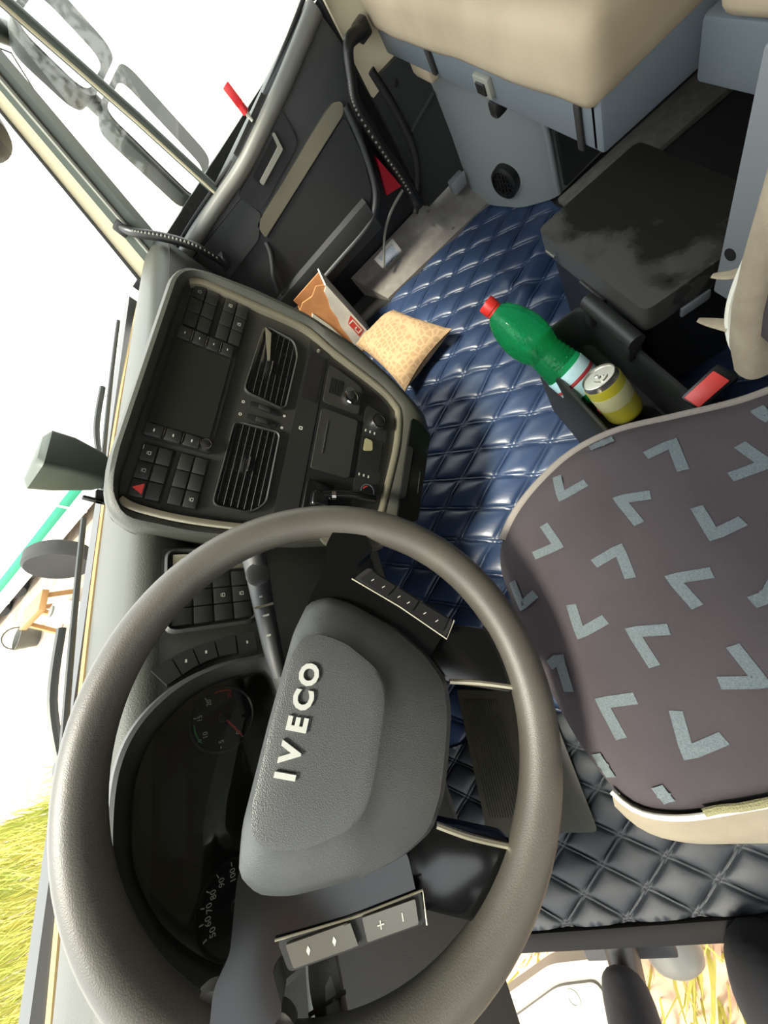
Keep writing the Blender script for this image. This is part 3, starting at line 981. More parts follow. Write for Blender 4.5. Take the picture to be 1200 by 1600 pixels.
vent([(0.198, -0.090), (0.192, -0.160), (0.16, -0.174), (0.020, -0.172), (0.030, -0.082)], (0.103, -0.124), True)
vent([(-0.036, -0.080), (-0.030, -0.172), (-0.19, -0.174), (-0.214, -0.150), (-0.214, -0.078)], (-0.118, -0.124), False)
for u in (0.010, -0.018):
    MB(FS).box(u - 0.006, u + 0.006, -0.160, -0.100, -0.001, 0.003, r=0.001).build('vent_slider', 'black_plastic', db)
    MB(FS).box(u - 0.005, u + 0.005, -0.142, -0.118, 0.001, 0.007, r=0.002).build('slider_wheel', 'switch_plastic', db)
    MB(FS).ring(rect(u - 0.003, u + 0.003, -0.091, -0.085, 0.003), rect(u - 0.0018, u + 0.0018, -0.0898, -0.0862, 0.0017), 0.0, 0.0006, 0.0006, 20).build('slider_mark', 'print_white', db)
    MB(FS).lathe([(0.0028, 0.0), (0.0028, 0.0008)], 14, (u, -0.172)).build('slider_mark', 'print_white', db)

# ---- middle strip, tray, socket panel
MB(FS).prism(rpoly([(0.212, -0.192), (0.196, -0.238), (-0.214, -0.238), (-0.232, -0.190)], 0.004), -0.002, 0.004, r=0.001).build('middle_strip', 'switch_plastic', db)
MB(FS).prism(rpoly([(0.188, -0.197), (0.180, -0.232), (0.062, -0.232), (0.066, -0.197)], 0.003), 0.003, 0.0055, r=0.001).build('strip_insert', 'black_plastic', db)
MB(FS).ring(rect(-0.010, -0.002, -0.214, -0.206, 0.002), rect(-0.008, -0.004, -0.212, -0.208, 0.001), 0.003, 0.0046, 0.0046, 20).build('strip_mark', 'print_white', db)
MB(FS).prism(rpoly([(-0.214, -0.240), (0.192, -0.240), (0.150, -0.372), (0.126, -0.420), (-0.150, -0.412), (-0.176, -0.385), (-0.200, -0.31)], 0.010), -0.003, 0.003, r=0.001).build('lower_panel', 'black_plastic', db)
ty = MB(FS).prism(rect(-0.088, 0.056, -0.335, -0.246, 0.006), 0.001, 0.010, r=0.003).build('tray_lid', 'fascia_plastic', db)
MB(FS).box(-0.050, 0.030, -0.2655, -0.2635, 0.009, 0.0115, r=0.0006).build('tray_bar', 'chrome', ty)
sp = MB(FS).prism(rpoly([(0.074, -0.246), (0.172, -0.246), (0.150, -0.325), (0.14, -0.335), (0.074, -0.335)], 0.008), 0.001, 0.007, r=0.002).build('socket_panel', 'fascia_plastic', db)
for k in range(6):
    v = -0.256 - 0.0055 * k
    MB(FS).box(0.100, 0.140, v - 0.0012, v + 0.0012, 0.006, 0.0085).build('grille_slat', 'black_plastic', sp)
MB(FS).lathe([(0.0175, 0.006), (0.0175, 0.013), (0.0145, 0.015), (0.0135, 0.010)], 26, (0.108, -0.308)).build('socket_ring', 'chrome', sp)
MB(FS).lathe([(0.0135, 0.006), (0.0135, 0.011), (0.002, 0.011)], 24, (0.108, -0.308)).build('socket_core', 'pure_black', sp)
MB(FS).tube([(0.108, -0.308, 0.010), (0.117, -0.298, 0.026)], 0.0095, 14).build('socket_plug', 'black_plastic', sp)
MB(FS).lathe([(0.004, 0.0), (0.004, 0.006), (0.002, 0.007)], 12, (0.193, -0.215)).build('screw_cap', 'screw', db)

# ---- climate controls
cp = MB(FS).prism(rpoly([(0.108, -0.352), (0.098, -0.418), (-0.148, -0.410), (-0.152, -0.350)], 0.012), 0.001, 0.006, r=0.0015).build('climate_panel', 'switch_plastic', db)
knob(FS, (0.072, -0.386), 0.019, 0.020, cp)
knob(FS, (-0.110, -0.380), 0.019, 0.020, cp)
for (a0, col) in ((0.2, 'print_red'), (1.9, 'print_blue')):
    MB(FS).tube([(-0.110 + 0.0115 * math.cos(a0 + t_ * 0.25), -0.380 + 0.0115 * math.sin(a0 + t_ * 0.25), 0.0208) for t_ in range(5)], 0.0011, 6).build('dial_mark', col, cp)
MB(FS).prism(rect(-0.052, 0.026, -0.408, -0.356, 0.003), 0.005, 0.0075).build('climate_display', 'screen_glass', cp)
MB(FS).prism(rpoly([(0.022, -0.360), (-0.012, -0.360), (-0.004, -0.384), (0.020, -0.380)], 0.006), 0.007, 0.0085).build('display_glow', 'fringe', cp)
for u in (0.042, -0.070):
    for k in range(3):
        MB(FS).box(u - 0.003, u + 0.003, -0.361 - 0.012 * k, -0.358 - 0.012 * k, 0.005, 0.0068).build('climate_mark', 'print_white', cp)
# glossy tray under the silver trim
lt = MB(FS).prism(rpoly([(0.112, -0.472), (0.085, -0.532), (-0.150, -0.520), (-0.166, -0.462)], 0.010), 0.016, 0.026, r=0.003).build('lower_tray', 'gloss_black', db)
MB(FS).box(-0.082, -0.026, -0.5115, -0.5092, 0.025, 0.0275, r=0.0006).build('tray_bar', 'chrome', lt)
MB(FS).prism(rpoly([(0.030, -0.466), (0.030, -0.484), (-0.100, -0.478), (-0.110, -0.462)], 0.006), 0.0255, 0.0275).build('tray_slot', 'pure_black', lt)
# brake lever on the stack
lv = MB(FS).box(-0.190, -0.115, -0.305, -0.240, 0.0, 0.020, r=0.008, seg=3).build('lever_base', 'gloss_black', db, label='glossy black brake lever')
MB(FS).box(-0.178, -0.140, -0.296, -0.252, 0.015, 0.042, r=0.010, seg=3).build('lever_block', 'gloss_black', lv)
MB(FS).tube([(-0.148, -0.275, 0.036), (-0.138, -0.315, 0.044), (-0.134, -0.350, 0.046), (-0.132, -0.388, 0.044)], [0.008, 0.0095, 0.0115, 0.0105], 14).build('lever_grip', 'gloss_black', lv)
MB(FS).tube([(-0.146, -0.292, 0.038), (-0.144, -0.300, 0.040)], 0.0108, 14).build('lever_ring', 'chrome', lv)

# ---- instrument cluster
SO = [(-0.185, 0.01), (-0.172, 0.055), (-0.148, 0.082), (-0.110, 0.115), (-0.067, 0.140), (-0.015, 0.152), (0.055, 0.152), (0.100, 0.135), (0.132, 0.100), (0.150, 0.055), (0.156, 0.0), (0.140, -0.052), (0.0, -0.066), (-0.16, -0.056)]
SI = [(-0.158, 0.01), (-0.150, 0.040), (-0.130, 0.068), (-0.094, 0.100), (-0.045, 0.124), (-0.005, 0.130), (0.040, 0.129), (0.080, 0.114), (0.112, 0.080), (0.127, 0.045), (0.130, 0.0), (0.118, -0.036), (0.0, -0.046), (-0.14, -0.040)]
cl = MB(FC).ring([tuple(p[:2]) for p in crom([(a, c, 0) for a, c in SO], 5, True)], [tuple(p[:2]) for p in crom([(a, c, 0) for a, c in SI], 5, True)], -0.004, 0.020, 0.004, 120, mid=[(0.15, 0.032), (0.35, 0.034), (0.6, 0.022)]).build('instrument_cluster', 'dark_plastic', db)
SIc = [tuple(p[:2]) for p in crom([(a, c, 0) for a, c in SI], 5, True)]
MB(FC).prism(SIc, -0.002, 0.001).build('gauge_plate', 'gauge_face', cl)
MB(FC).prism(SIc, 0.0115, 0.0125).build('lens', 'cluster_lens', cl)
MB(FC).prism(rect(-0.058, 0.048, -0.036, 0.070, 0.006), 0.0, 0.003, r=0.001).build('info_display', 'screen_glass', cl)
MB(FC).prism(rpoly([(-0.050, 0.076), (0.040, 0.076), (0.030, 0.104), (-0.036, 0.104)], 0.006), 0.0, 0.003, r=0.001).build('warning_panel', 'fascia_plastic', cl)
for (cx, cy, nums, a0, a1, nm, ptr) in ((0.084, 0.030, (('0', 0.061, 0.012), ('5', 0.056, 0.034), ('10', 0.069, 0.053), ('15', 0.091, 0.059), ('20', 0.108, 0.047)), 3.8, 0.4, 'tachometer', ((0.090, 0.034), (0.056, 0.008))),
                                        (-0.108, 0.028, (('90', -0.0835, 0.042), ('80', -0.090, 0.051), ('70', -0.099, 0.0555), ('60', -0.109, 0.057), ('50', -0.119, 0.053), ('100', -0.082, 0.030)), 3.8, -0.4, 'speedometer', ((-0.108, 0.028), (-0.130, 0.010)))):
    MB(FC).lathe([(0.042, 0.0), (0.042, 0.003), (0.040, 0.004), (0.038, 0.002), (0.002, 0.002)], 40, (cx, cy)).build(nm, 'black_plastic', cl)
    for (tx_, x, y) in nums:
        MB(FC).text(tx_, (x, y, 0.0026), 0.0085, 0.0002, rot=0.0).build('numeral', 'numeral_white', cl, smooth=0)
        d = Vector((x - cx, y - cy)).normalized()
        MB(FC).bar((cx + d.x * 0.034, cy + d.y * 0.034, 0.0026), (cx + d.x * 0.038, cy + d.y * 0.038, 0.0026), 0.001, 0.0006).build('tick', 'numeral_white', cl)
    MB(FC).bar((ptr[0][0], ptr[0][1], 0.006), (ptr[1][0], ptr[1][1], 0.006), 0.0022, 0.0012).build('needle', 'print_red', cl)
    MB(FC).lathe([(0.006, 0.002), (0.006, 0.008), (0.002, 0.009)], 16, (cx, cy)).build('needle_hub', 'black_plastic', cl)
MB(FC).tube([(0.084 + 0.036 * math.cos(t_), 0.030 + 0.036 * math.sin(t_), 0.0026) for t_ in [1.55 + k * 0.12 for k in range(7)]], 0.0009, 6).build('green_band', 'print_green', cl)
MB(FC).tube([(0.084 + 0.036 * math.cos(t_), 0.030 + 0.036 * math.sin(t_), 0.0026) for t_ in [-0.35 + k * 0.12 for k in range(6)]], 0.0011, 6).build('red_band', 'print_red', cl)
MB(FC).text('25', (0.112, 0.020, 0.0026), 0.0075, 0.0002).build('numeral', 'print_red', cl, smooth=0)
# arc of switches beside the cluster
oa = crom([(0.166, 0.119, 0), (0.179, 0.094, 0), (0.188, 0.067, 0), (0.194, 0.037, 0), (0.198, 0.006, 0), (0.197, -0.023, 0)], 4)
ia = crom([(0.140, 0.098, 0), (0.150, 0.080, 0), (0.160, 0.058, 0), (0.166, 0.032, 0), (0.167, 0.005, 0), (0.164, -0.025, 0)], 4)
for k in range(5):
    P = [tuple(oa[4 * k + i][:2]) for i in range(5)] + [tuple(ia[4 * k + i][:2]) for i in range(4, -1, -1)]
    c = Vector((sum(p[0] for p in P) / 10, sum(p[1] for p in P) / 10))
    P = [tuple(c + (Vector(p) - c) * 0.93) for p in P]
    s_ = MB(FC).prism(P, -0.001, 0.010, r=0.0015).build('fascia_switch', 'switch_plastic', db)
    if k in (1, 2, 4):
        MB(FC).box(c.x - 0.0022, c.x + 0.0022, c.y - 0.0012, c.y + 0.0012, 0.0095, 0.0104).build('icon', 'print_white', s_)
    P2 = [(-p[0] - 0.022, p[1] - 0.012) for p in P]
    if k < 4:
        MB(FC).prism(P2, -0.001, 0.010, r=0.0015).build('fascia_switch', 'fascia_plastic', db)
# storage panel between cluster and centre stack
up_ = MB(FC).ring(rect(0.214, 0.362, -0.034, 0.104, 0.018), rect(0.222, 0.354, -0.026, 0.096, 0.014), -0.002, 0.004, 0.002, 80, mid=[(0.5, 0.008)]).build('switch_panel', 'fascia_plastic', db)
MB(FC).prism(rect(0.222, 0.354, -0.026, 0.096, 0.012), -0.001, 0.0015).build('panel_back', 'black_plastic', up_)
MB(FC).box(0.318, 0.350, -0.020, 0.092, 0.001, 0.006, r=0.001).build('silver_card', 'silver_trim', up_)
grid_switch(FC, up_, 0.224, 0.312, -0.024, 0.094, 3, 4, icons=((1, 0), (1, 1), (2, 2)))

# small camera unit standing on the dashboard
dc = thing('dash_camera', (0.62, 0.70, 0.79), 'dark green-grey wedge-shaped camera unit standing on the dashboard', 'camera')
b = MB()
R_ = []
for (z, x0, x1, y0, y1) in ((0.800, 0.596, 0.652, 0.68, 0.715), (0.815, 0.588, 0.662, 0.67, 0.722), (0.87, 0.578, 0.668, 0.66, 0.742), (0.905, 0.574, 0.668, 0.662, 0.750), (0.914, 0.584, 0.655, 0.672, 0.738)):
    R_.append([(p[0], p[1], z) for p in rpoly([(x0, y0), (x1, y0), (x1, y1), (x0, y1)], 0.012)])
b.loft(R_, True, True).build('body', 'dash_cam', dc)
MB().box(0.585, 0.66, 0.675, 0.725, 0.793, 0.803, r=0.004).build('foot', 'black_plastic', dc)
MB().box(0.545, 0.575, 0.690, 0.700, 0.794, 0.815, r=0.002).box(0.545, 0.552, 0.690, 0.700, 0.80, 0.835, r=0.002).build('bracket', 'black_plastic', dc)

# ================================================================== steering column
WC = Vector((0.0203, 0.286, 0.723))
WN = Vector((-0.1881, -0.6313, 0.7524)).normalized()
E1 = Vector((0.8779, -0.4515, -0.1594))
E1 = (E1 - WN * E1.dot(WN)).normalized()
E2 = WN.cross(E1)
FW = fr(WC, E1, E2, WN)
FW0 = fr(WC, *(lambda a: (a, WN.cross(a), WN))((Vector((1, 0, 0)) - WN * WN.x).normalized()))
sc = thing('steering_column', (0.06, 0.45, 0.42), 'black steering column with two stalks behind the wheel', 'steering column')
b = MB(FW0)
R_ = []
for (w, hx, hy, oy) in ((-0.035, 0.052, 0.046, -0.012), (-0.06, 0.066, 0.055, -0.015), (-0.12, 0.074, 0.062, -0.02), (-0.22, 0.080, 0.070, -0.03), (-0.32, 0.085, 0.075, -0.04)):
    R_.append([(p[0], p[1] + oy, w) for p in rpoly([(-hx, -hy), (hx, -hy), (hx, hy), (-hx, hy)], 0.025, 5)])
b.loft(R_, True, True).build('shroud', 'black_plastic', sc)


def stalk(pts, rads, n_):
    st = MB().tube(crom(pts, 6), [rads[0] + (rads[1] - rads[0]) * i / (len(pts) * 6 - 6) for i in range(len(pts) * 6 - 5)], 16, flat=0.75).build('stalk', 'stalk_lit' if n_ else 'dark_plastic', sc)
    return st


s1 = stalk([(0.095, 0.372, 0.700), (0.125, 0.368, 0.708), (0.175, 0.364, 0.716), (0.215, 0.360, 0.722), (0.250, 0.356, 0.728)], (0.011, 0.019), 0)
vdir = (Vector((0, 0, 1.02)) - Vector((0.22, 0.36, 0.722))).normalized()
ax = Vector((0.035, -0.004, 0.006)).normalized()
fs_ = fr(Vector((0.226, 0.358, 0.724)) + vdir * 0.012, ax, vdir.cross(ax), vdir)
MB(fs_).lathe([(0.016, -0.004), (0.016, 0.002), (0.012, 0.004)], 24).build('end_button', 'dark_plastic', s1)
for k, xx in enumerate((-0.030, -0.055, -0.080)):
    MB(fs_).box(xx - 0.0012, xx + 0.0012, -0.004, 0.004, 0.000, 0.0022).build('stalk_mark', 'print_white', s1)
MB(fs_).box(-0.044, -0.041, -0.012, 0.012, -0.004, 0.003).build('stalk_ring', 'silver_trim', s1)
s2 = stalk([(-0.070, 0.385, 0.680), (-0.105, 0.375, 0.692), (-0.145, 0.368, 0.702), (-0.19, 0.362, 0.708), (-0.25, 0.358, 0.712)], (0.012, 0.021), 1)
vd = (Vector((0, 0, 1.02)) - Vector((-0.2, 0.36, 0.71))).normalized()
ax = Vector((-0.06, -0.008, 0.006)).normalized()
fs2 = fr(Vector((-0.160, 0.3655, 0.7045)) + vd * 0.0125, ax, vd.cross(ax), vd)
MB(fs2).prism([(0.030 * math.cos(2 * PI * k / 28), 0.0125 * math.sin(2 * PI * k / 28)) for k in range(28)], -0.004, 0.003, r=0.001).build('end_button', 'dark_plastic', s2)
MB(fs2).box(0.010, 0.0125, -0.016, 0.016, -0.003, 0.0040).build('stalk_ring', 'black_plastic', s2)
for xx in (-0.045, -0.055):
    MB(fs2).box(xx - 0.002, xx + 0.002, -0.006, 0.006, -0.002, 0.0022).build('stalk_mark', 'print_white', s2)
# knee panel with rotary light switch left of the column
kp = MB(FC).lathe([(0.024, 0.0), (0.024, 0.012), (0.020, 0.016), (0.004, 0.016)], 24, (-0.235, 0.02)).build('light_knob', 'switch_plastic', db)
MB(FC).box(-0.237, -0.233, 0.006, 0.034, 0.0155, 0.019, r=0.001).build('knob_ridge', 'silver_trim', kp)

# ================================================================== steering wheel
sw_ = thing('steering_wheel', tuple(WC), 'large grey-black truck steering wheel with silver lettering on its pad', 'steering wheel')
rim = [(0.219 * math.cos(2 * PI * k / 96), 0.219 * math.sin(2 * PI * k / 96), 0.0) for k in range(96)]
MB(FW).tube(rim, 0.0205, 20, closed=True, flat=0.95).build('rim', 'rim_leather', sw_)
PO = [(0, 0.057), (0.08, 0.056), (0.113, 0.050), (0.124, 0.030), (0.122, 0.004), (0.104, -0.053), (0.085, -0.088), (0.063, -0.112), (0.035, -0.120), (0, -0.121)]
PM = [(0, 0.055), (0.078, 0.054), (0.104, 0.045), (0.112, 0.026), (0.108, 0.000), (0.092, -0.045), (0.072, -0.077), (0.054, -0.092), (0.03, -0.097), (0, -0.098)]
PR = [(0, 0.050), (0.060, 0.048), (0.076, 0.042), (0.082, 0.026), (0.078, 0.000), (0.062, -0.032), (0.050, -0.043), (0.036, -0.047), (0.02, -0.048), (0, -0.048)]


def sym(P):
    return P + [(-x, y) for x, y in P[-2:0:-1]]


def polar(P, n=120, c=(0, -0.02)):
    P = rpoly(sym(P), 0.008, 4)
    out = []
    for k in range(n):
        a = 2 * PI * k / n
        d = (math.cos(a), math.sin(a))
        best = 0
        for i in range(len(P)):
            x1, y1 = P[i][0] - c[0], P[i][1] - c[1]
            x2, y2 = P[(i + 1) % len(P)][0] - c[0], P[(i + 1) % len(P)][1] - c[1]
            den = d[0] * (y2 - y1) - d[1] * (x2 - x1)
            if abs(den) < 1e-9: continue
            t_ = (x1 * (y2 - y1) - y1 * (x2 - x1)) / den
            s_ = (x1 * d[1] - y1 * d[0]) / den
            if -1e-6 <= s_ <= 1 + 1e-6 and t_ > best: best = t_
        out.append((c[0] + d[0] * best, c[1] + d[1] * best))
    return out


pO, pM, pR = polar(PO), polar(PM), polar(PR)
lerp2 = lambda A, B, f_: [(a[0] + (c[0] - a[0]) * f_, a[1] + (c[1] - a[1]) * f_) for a, c in zip(A, B)]
lv_ = lambda A, w, s_=1.0: [(a[0] * s_, (a[1] + 0.02) * s_ - 0.02, w) for a in A]
rings = [lv_(pO, -0.030, 0.9), lv_(pO, -0.010), lv_(pO, 0.008), lv_(lerp2(pO, pM, 0.3), 0.018), lv_(pM, 0.026), lv_(lerp2(pM, pR, 0.5), 0.0345), lv_(lerp2(pM, pR, 0.93), 0.0420), lv_(pR, 0.0440), lv_(pR, 0.0450, 0.93), lv_(pR, 0.0452, 0.6), lv_(pR, 0.0452, 0.2)]
pad = MB(FW).loft(rings, True, True).build('airbag_pad', 'pad_leather', sw_, smooth=28)
for (ch, x) in (('I', -0.0325), ('V', -0.0160), ('E', 0.0050), ('C', 0.0245), ('O', 0.0455)):
    MB(FW).text(ch, (x, 0.0265, 0.0462), 0.0235, 0.0016, off=0.0010, sx=1.0).build('letter', 'letter_chrome', pad, smooth=0)
for sgn in (1, -1):
    fx = (lambda s_: (lambda p: FW((p[0] * s_, p[1], p[2]))))(sgn)
    b = MB(fx)
    b.prism(rpoly([(0.09, 0.050), (0.118, 0.049), (0.160, 0.040), (0.180, 0.046), (0.206, 0.040), (0.206, 0.006), (0.186, -0.010), (0.164, 0.006), (0.152, -0.002), (0.140, -0.032), (0.110, -0.104), (0.08, -0.09)], 0.006), -0.016, 0.010, r=0.005)
    b.build('spoke', 'gloss_black', sw_)
    MB(fx).prism(rpoly([(0.184, 0.050), (0.200, 0.064), (0.214, 0.050), (0.216, -0.004), (0.202, -0.026), (0.190, -0.012), (0.194, 0.015)], 0.010), -0.013, 0.001, r=0.005).build('spoke_root', 'rim_leather', sw_)
    MB(fx).prism(rpoly([(0.108, -0.098), (0.122, -0.108), (0.126, -0.176), (0.080, -0.198), (0.062, -0.190), (0.060, -0.112), (0.085, -0.085)], 0.006), -0.022, 0.000, r=0.005).build('lower_spoke', 'gloss_black', sw_)
    MB(fx).tube(crom([(0.062, -0.118, -0.002), (0.066, -0.150, -0.001), (0.068, -0.192, -0.002)], 6), 0.003, 8).build('spoke_edge', 'silver_trim', sw_)
    pod = MB(fx).prism(rpoly([(0.148, 0.006), (0.164, -0.008), (0.124, -0.112), (0.104, -0.106)], 0.004), -0.012, 0.011, r=0.002).build('button_pod', 'pure_black', sw_)
    cells = ((0.03, 0.34), (0.36, 0.62), (0.64, 0.97)) if sgn > 0 else ((0.03, 0.47), (0.57, 0.97))
    for (a, c) in cells:
        q = []
        for t_ in (a, c):
            i_ = Vector((0.1495, 0.002)).lerp(Vector((0.1075, -0.104)), t_)
            o_ = Vector((0.1615, -0.008)).lerp(Vector((0.1225, -0.109)), t_)
            q.append((i_, o_))
        P = [tuple(q[0][0]), tuple(q[0][1]), tuple(q[1][1]), tuple(q[1][0])]
        bt = MB(fx).prism(rpoly(P, 0.0015), 0.008, 0.0135, r=0.001).build('button', 'black_plastic' if sgn > 0 else 'silver_button', pod)
        m_ = (q[0][0] + q[0][1]) / 2
        m2_ = (q[1][0] + q[1][1]) / 2
        dd = (m2_ - m_).normalized()
        for gi, g in enumerate((0.3, 0.72)):
            p = m_.lerp(m2_, g)
            mk = MB(fx)
            if sgn > 0:
                mk.tube([(p.x - 0.0018 + 0.0009 * k, p.y + 0.0016 - 0.0010 * k + 0.0006 * (k % 2), 0.0136) for k in range(4)], 0.0005, 6)
            elif a > 0.5:
                mk.bar((p.x - dd.x * 0.0028, p.y - dd.y * 0.0028, 0.0137), (p.x + dd.x * 0.0028, p.y + dd.y * 0.0028, 0.0137), 0.0009, 0.0006) if gi == 0 else None
                mk.bar((p.x - dd.y * 0.0028, p.y + dd.x * 0.0028, 0.0137), (p.x + dd.y * 0.0028, p.y - dd.x * 0.0028, 0.0137), 0.0009, 0.0006)
            else:
                mk.prism([(p.x - dd.y * 0.0030, p.y + dd.x * 0.0030), (p.x + dd.x * 0.0016, p.y + dd.y * 0.0016), (p.x + dd.y * 0.0030, p.y - dd.x * 0.0030), (p.x - dd.x * 0.0016, p.y - dd.y * 0.0016)], 0.0134, 0.0139)
            mk.build('button_mark', 'print_white', pod)
    if sgn < 0:
        MB(fx).prism([(0.1315, -0.0445), (0.1435, -0.0535), (0.1415, -0.0585), (0.1295, -0.0495)], 0.008, 0.014, r=0.001).build('pod_divider', 'silver_button', pod)
    edge = [(0.1475, 0.008, 0.0115), (0.1275, -0.050, 0.0115), (0.103, -0.107, 0.0115), (0.124, -0.1135, 0.0115)]
    MB(fx).tube(edge, 0.0009, 6).build('pod_edge', 'silver_trim', pod)
MB(FW).lathe([(0.036, -0.033), (0.04, -0.028), (0.04, -0.012)], 20).build('hub', 'black_plastic', sw_)

# ================================================================== floor coverings
QT = [(0.0, 0.42), (0.022, 0.46), (0.045, 0.0), (0.06, 0.10), (0.085, 0.42), (0.14, 0.66), (0.25, 0.86), (0.38, 0.97), (0.5, 1.0)]
QT = QT + [(1 - t_, h) for t_, h in QT[-2::-1]]


def quilt_sheet(x0, x1, y0, y1, px, py, base, height, extra):
    """stitched diamonds: vertices follow the double seams so every seam stays crisp"""
    b_ = MB()
    n = len(QT)
    amin, amax = math.floor(x0 / px + y0 / py) - 1, math.ceil(x1 / px + y1 / py) + 1
    bmin, bmax = math.floor(x0 / px - y1 / py) - 1, math.ceil(x1 / px - y0 / py) + 1
    for ia in range(amin, amax):
        for ib in range(bmin, bmax):
            cxm, cym = (ia + ib + 1) / 2 * px, (ia - ib) / 2 * py
            if cxm < x0 - px or cxm > x1 + px or cym < y0 - py or cym > y1 + py:
                continue
            vs, ok = [], []
            for ta, ha in QT:
                for tb, hb in QT:
                    a, c = ia + ta, ib + tb
                    x, y = (a + c) / 2 * px, (a - c) / 2 * py
                    ins = x0 <= x <= x1 and y0 <= y <= y1
                    ok.append(ins)
                    x, y = min(max(x, x0), x1), min(max(y, y0), y1)
                    vs.append((x, y, base + height * ha * hb * (0.85 + 0.3 * noise.noise((ia * 1.7, ib * 1.3, 0.5))) + extra(x, y)))
            fs = []
            for q in range(n - 1):
                for w in range(n - 1):
                    f_ = (q * n + w, (q + 1) * n + w, (q + 1) * n + w + 1, q * n + w + 1)
                    if any(ok[k] for k in f_):
                        fs.append(f_)
            if fs:
                b_.add(vs, fs)
    return b_


def fold(x, y):
    """soft creases where the mat has been pushed up"""
    z = 0.0
    for (x0, y0, x1, y1, w, h) in ((1.22, -0.44, 0.98, -0.18, 0.030, 0.012), (1.28, -0.30, 1.05, -0.32, 0.020, 0.008), (1.02, -0.36, 0.86, -0.16, 0.03, 0.010), (0.52, 0.02, 0.60, 0.30, 0.03, 0.005), (1.02, 0.0, 0.86, -0.1, 0.03, 0.008)):
        dx, dy = x1 - x0, y1 - y0
        t_ = max(0, min(1, ((x - x0) * dx + (y - y0) * dy) / (dx * dx + dy * dy)))
        d2 = (x - x0 - t_ * dx) ** 2 + (y - y0 - t_ * dy) ** 2
        z += h * math.exp(-d2 / (w * w))
    return z


b = quilt_sheet(-0.13, 1.645, -0.575, 0.86, 0.122, 0.19, -0.0135, 0.0135, fold)
b.build('floor_mat', 'mat_blue', label='large dark blue quilted leatherette floor mat in the middle of the cab', cat='floor mat', smooth=75)
b = quilt_sheet(-0.445, -0.09, -0.12, 0.86, 0.080, 0.125, -0.006, 0.009, lambda x, y: 0.0)
b.build('floor_mat', 'mat_slate', label='worn slate-coloured quilted floor mat beside the driver door sill', cat='floor mat', smooth=75)

hm = thing('heel_mat', (-0.14, 0.40, 0.008), 'dark glossy ribbed heel mat lying below the steering wheel', 'mat')
hp = [(0.035, 0.475), (-0.275, 0.535), (-0.305, 0.285), (-0.04, 0.255)]
MB().prism(rpoly(hp, 0.012), 0.0065, 0.011, r=0.002).build('sheet', 'heel_mat', hm)
for k in range(16):
    t_ = 0.06 + 0.40 * k / 15
    a = Vector(hp[0]).lerp(Vector(hp[3]), t_)
    c = Vector(hp[1]).lerp(Vector(hp[2]), t_)
    a2, c2 = a.lerp(c, 0.08), a.lerp(c, 0.9)
    MB().bar((a2.x, a2.y, 0.0118), (c2.x, c2.y, 0.0118), 0.0035, 0.003).build('rib', 'heel_mat', hm)

# sloping sill panel by the passenger door, with plate and screws
sp_ = thing('sill_panel', (1.66, -0.16, -0.01), 'grey carpeted sill panel beside the passenger door', 'panel')
SA, SB, SC_, SD = (1.652, 0.085, 0.004), (1.640, -0.50, 0.004), (1.835, -0.47, 0.098), (1.845, 0.175, 0.098)
b = MB()
top = [SA, SB, SC_, SD]
b.add(top + [(p[0], p[1], -0.012) for p in top], [(0, 1, 2, 3), (0, 4, 5, 1), (1, 5, 6, 2), (2, 6, 7, 3), (3, 7, 4, 0), (7, 6, 5, 4)])
b.build('cover', 'step_panel', sp_, smooth=0)


def on_sill(a, c, h=0.0):
    p = Vector(SA).lerp(Vector(SB), a)
    q = Vector(SD).lerp(Vector(SC_), a)
    n_ = (Vector(SB) - Vector(SA)).cross(Vector(SD) - Vector(SA)).normalized()
    if n_.z < 0: n_ = -n_
    return p.lerp(q, c) + n_ * h


def slab(name, quad, h0, h1, mat, parent):
    b_ = MB()
    v_ = [on_sill(a, c, h1) for a, c in quad] + [on_sill(a, c, h0) for a, c in quad]
    n = len(quad)
    b_.add(v_, [tuple(range(n)), tuple(range(n, 2 * n))[::-1]] + [(i, i + n, (i + 1) % n + n, (i + 1) % n) for i in range(n)])
    return b_.build(name, mat, parent, smooth=0)


slab('tread_plate', [(0.20, 0.90), (0.385, 0.93), (0.345, 0.50), (0.165, 0.46)], 0.0, 0.003, 'screw', sp_)
slab('plate_sticker', [(0.222, 0.84), (0.355, 0.86), (0.325, 0.56), (0.195, 0.53)], 0.0, 0.0042, 'metal_plate', sp_)
for (a, c) in ((0.66, 0.12), (0.65, 0.78)):
    p = on_sill(a, c)
    MB(fr(p, (1, 0, 0), (0, 1, 0), (-0.45, 0, 0.9))).lathe([(0.007, 0.0), (0.006, 0.004), (0.002, 0.005)], 12).build('screw_head', 'screw', sp_)
MB().box(1.20, 1.352, -1.09, -0.585, -0.013, 0.006, r=0.003).build('carpet_strip', 'carpet_grey', label='strip of grey carpet between the cool box and the bench base', cat='carpet')

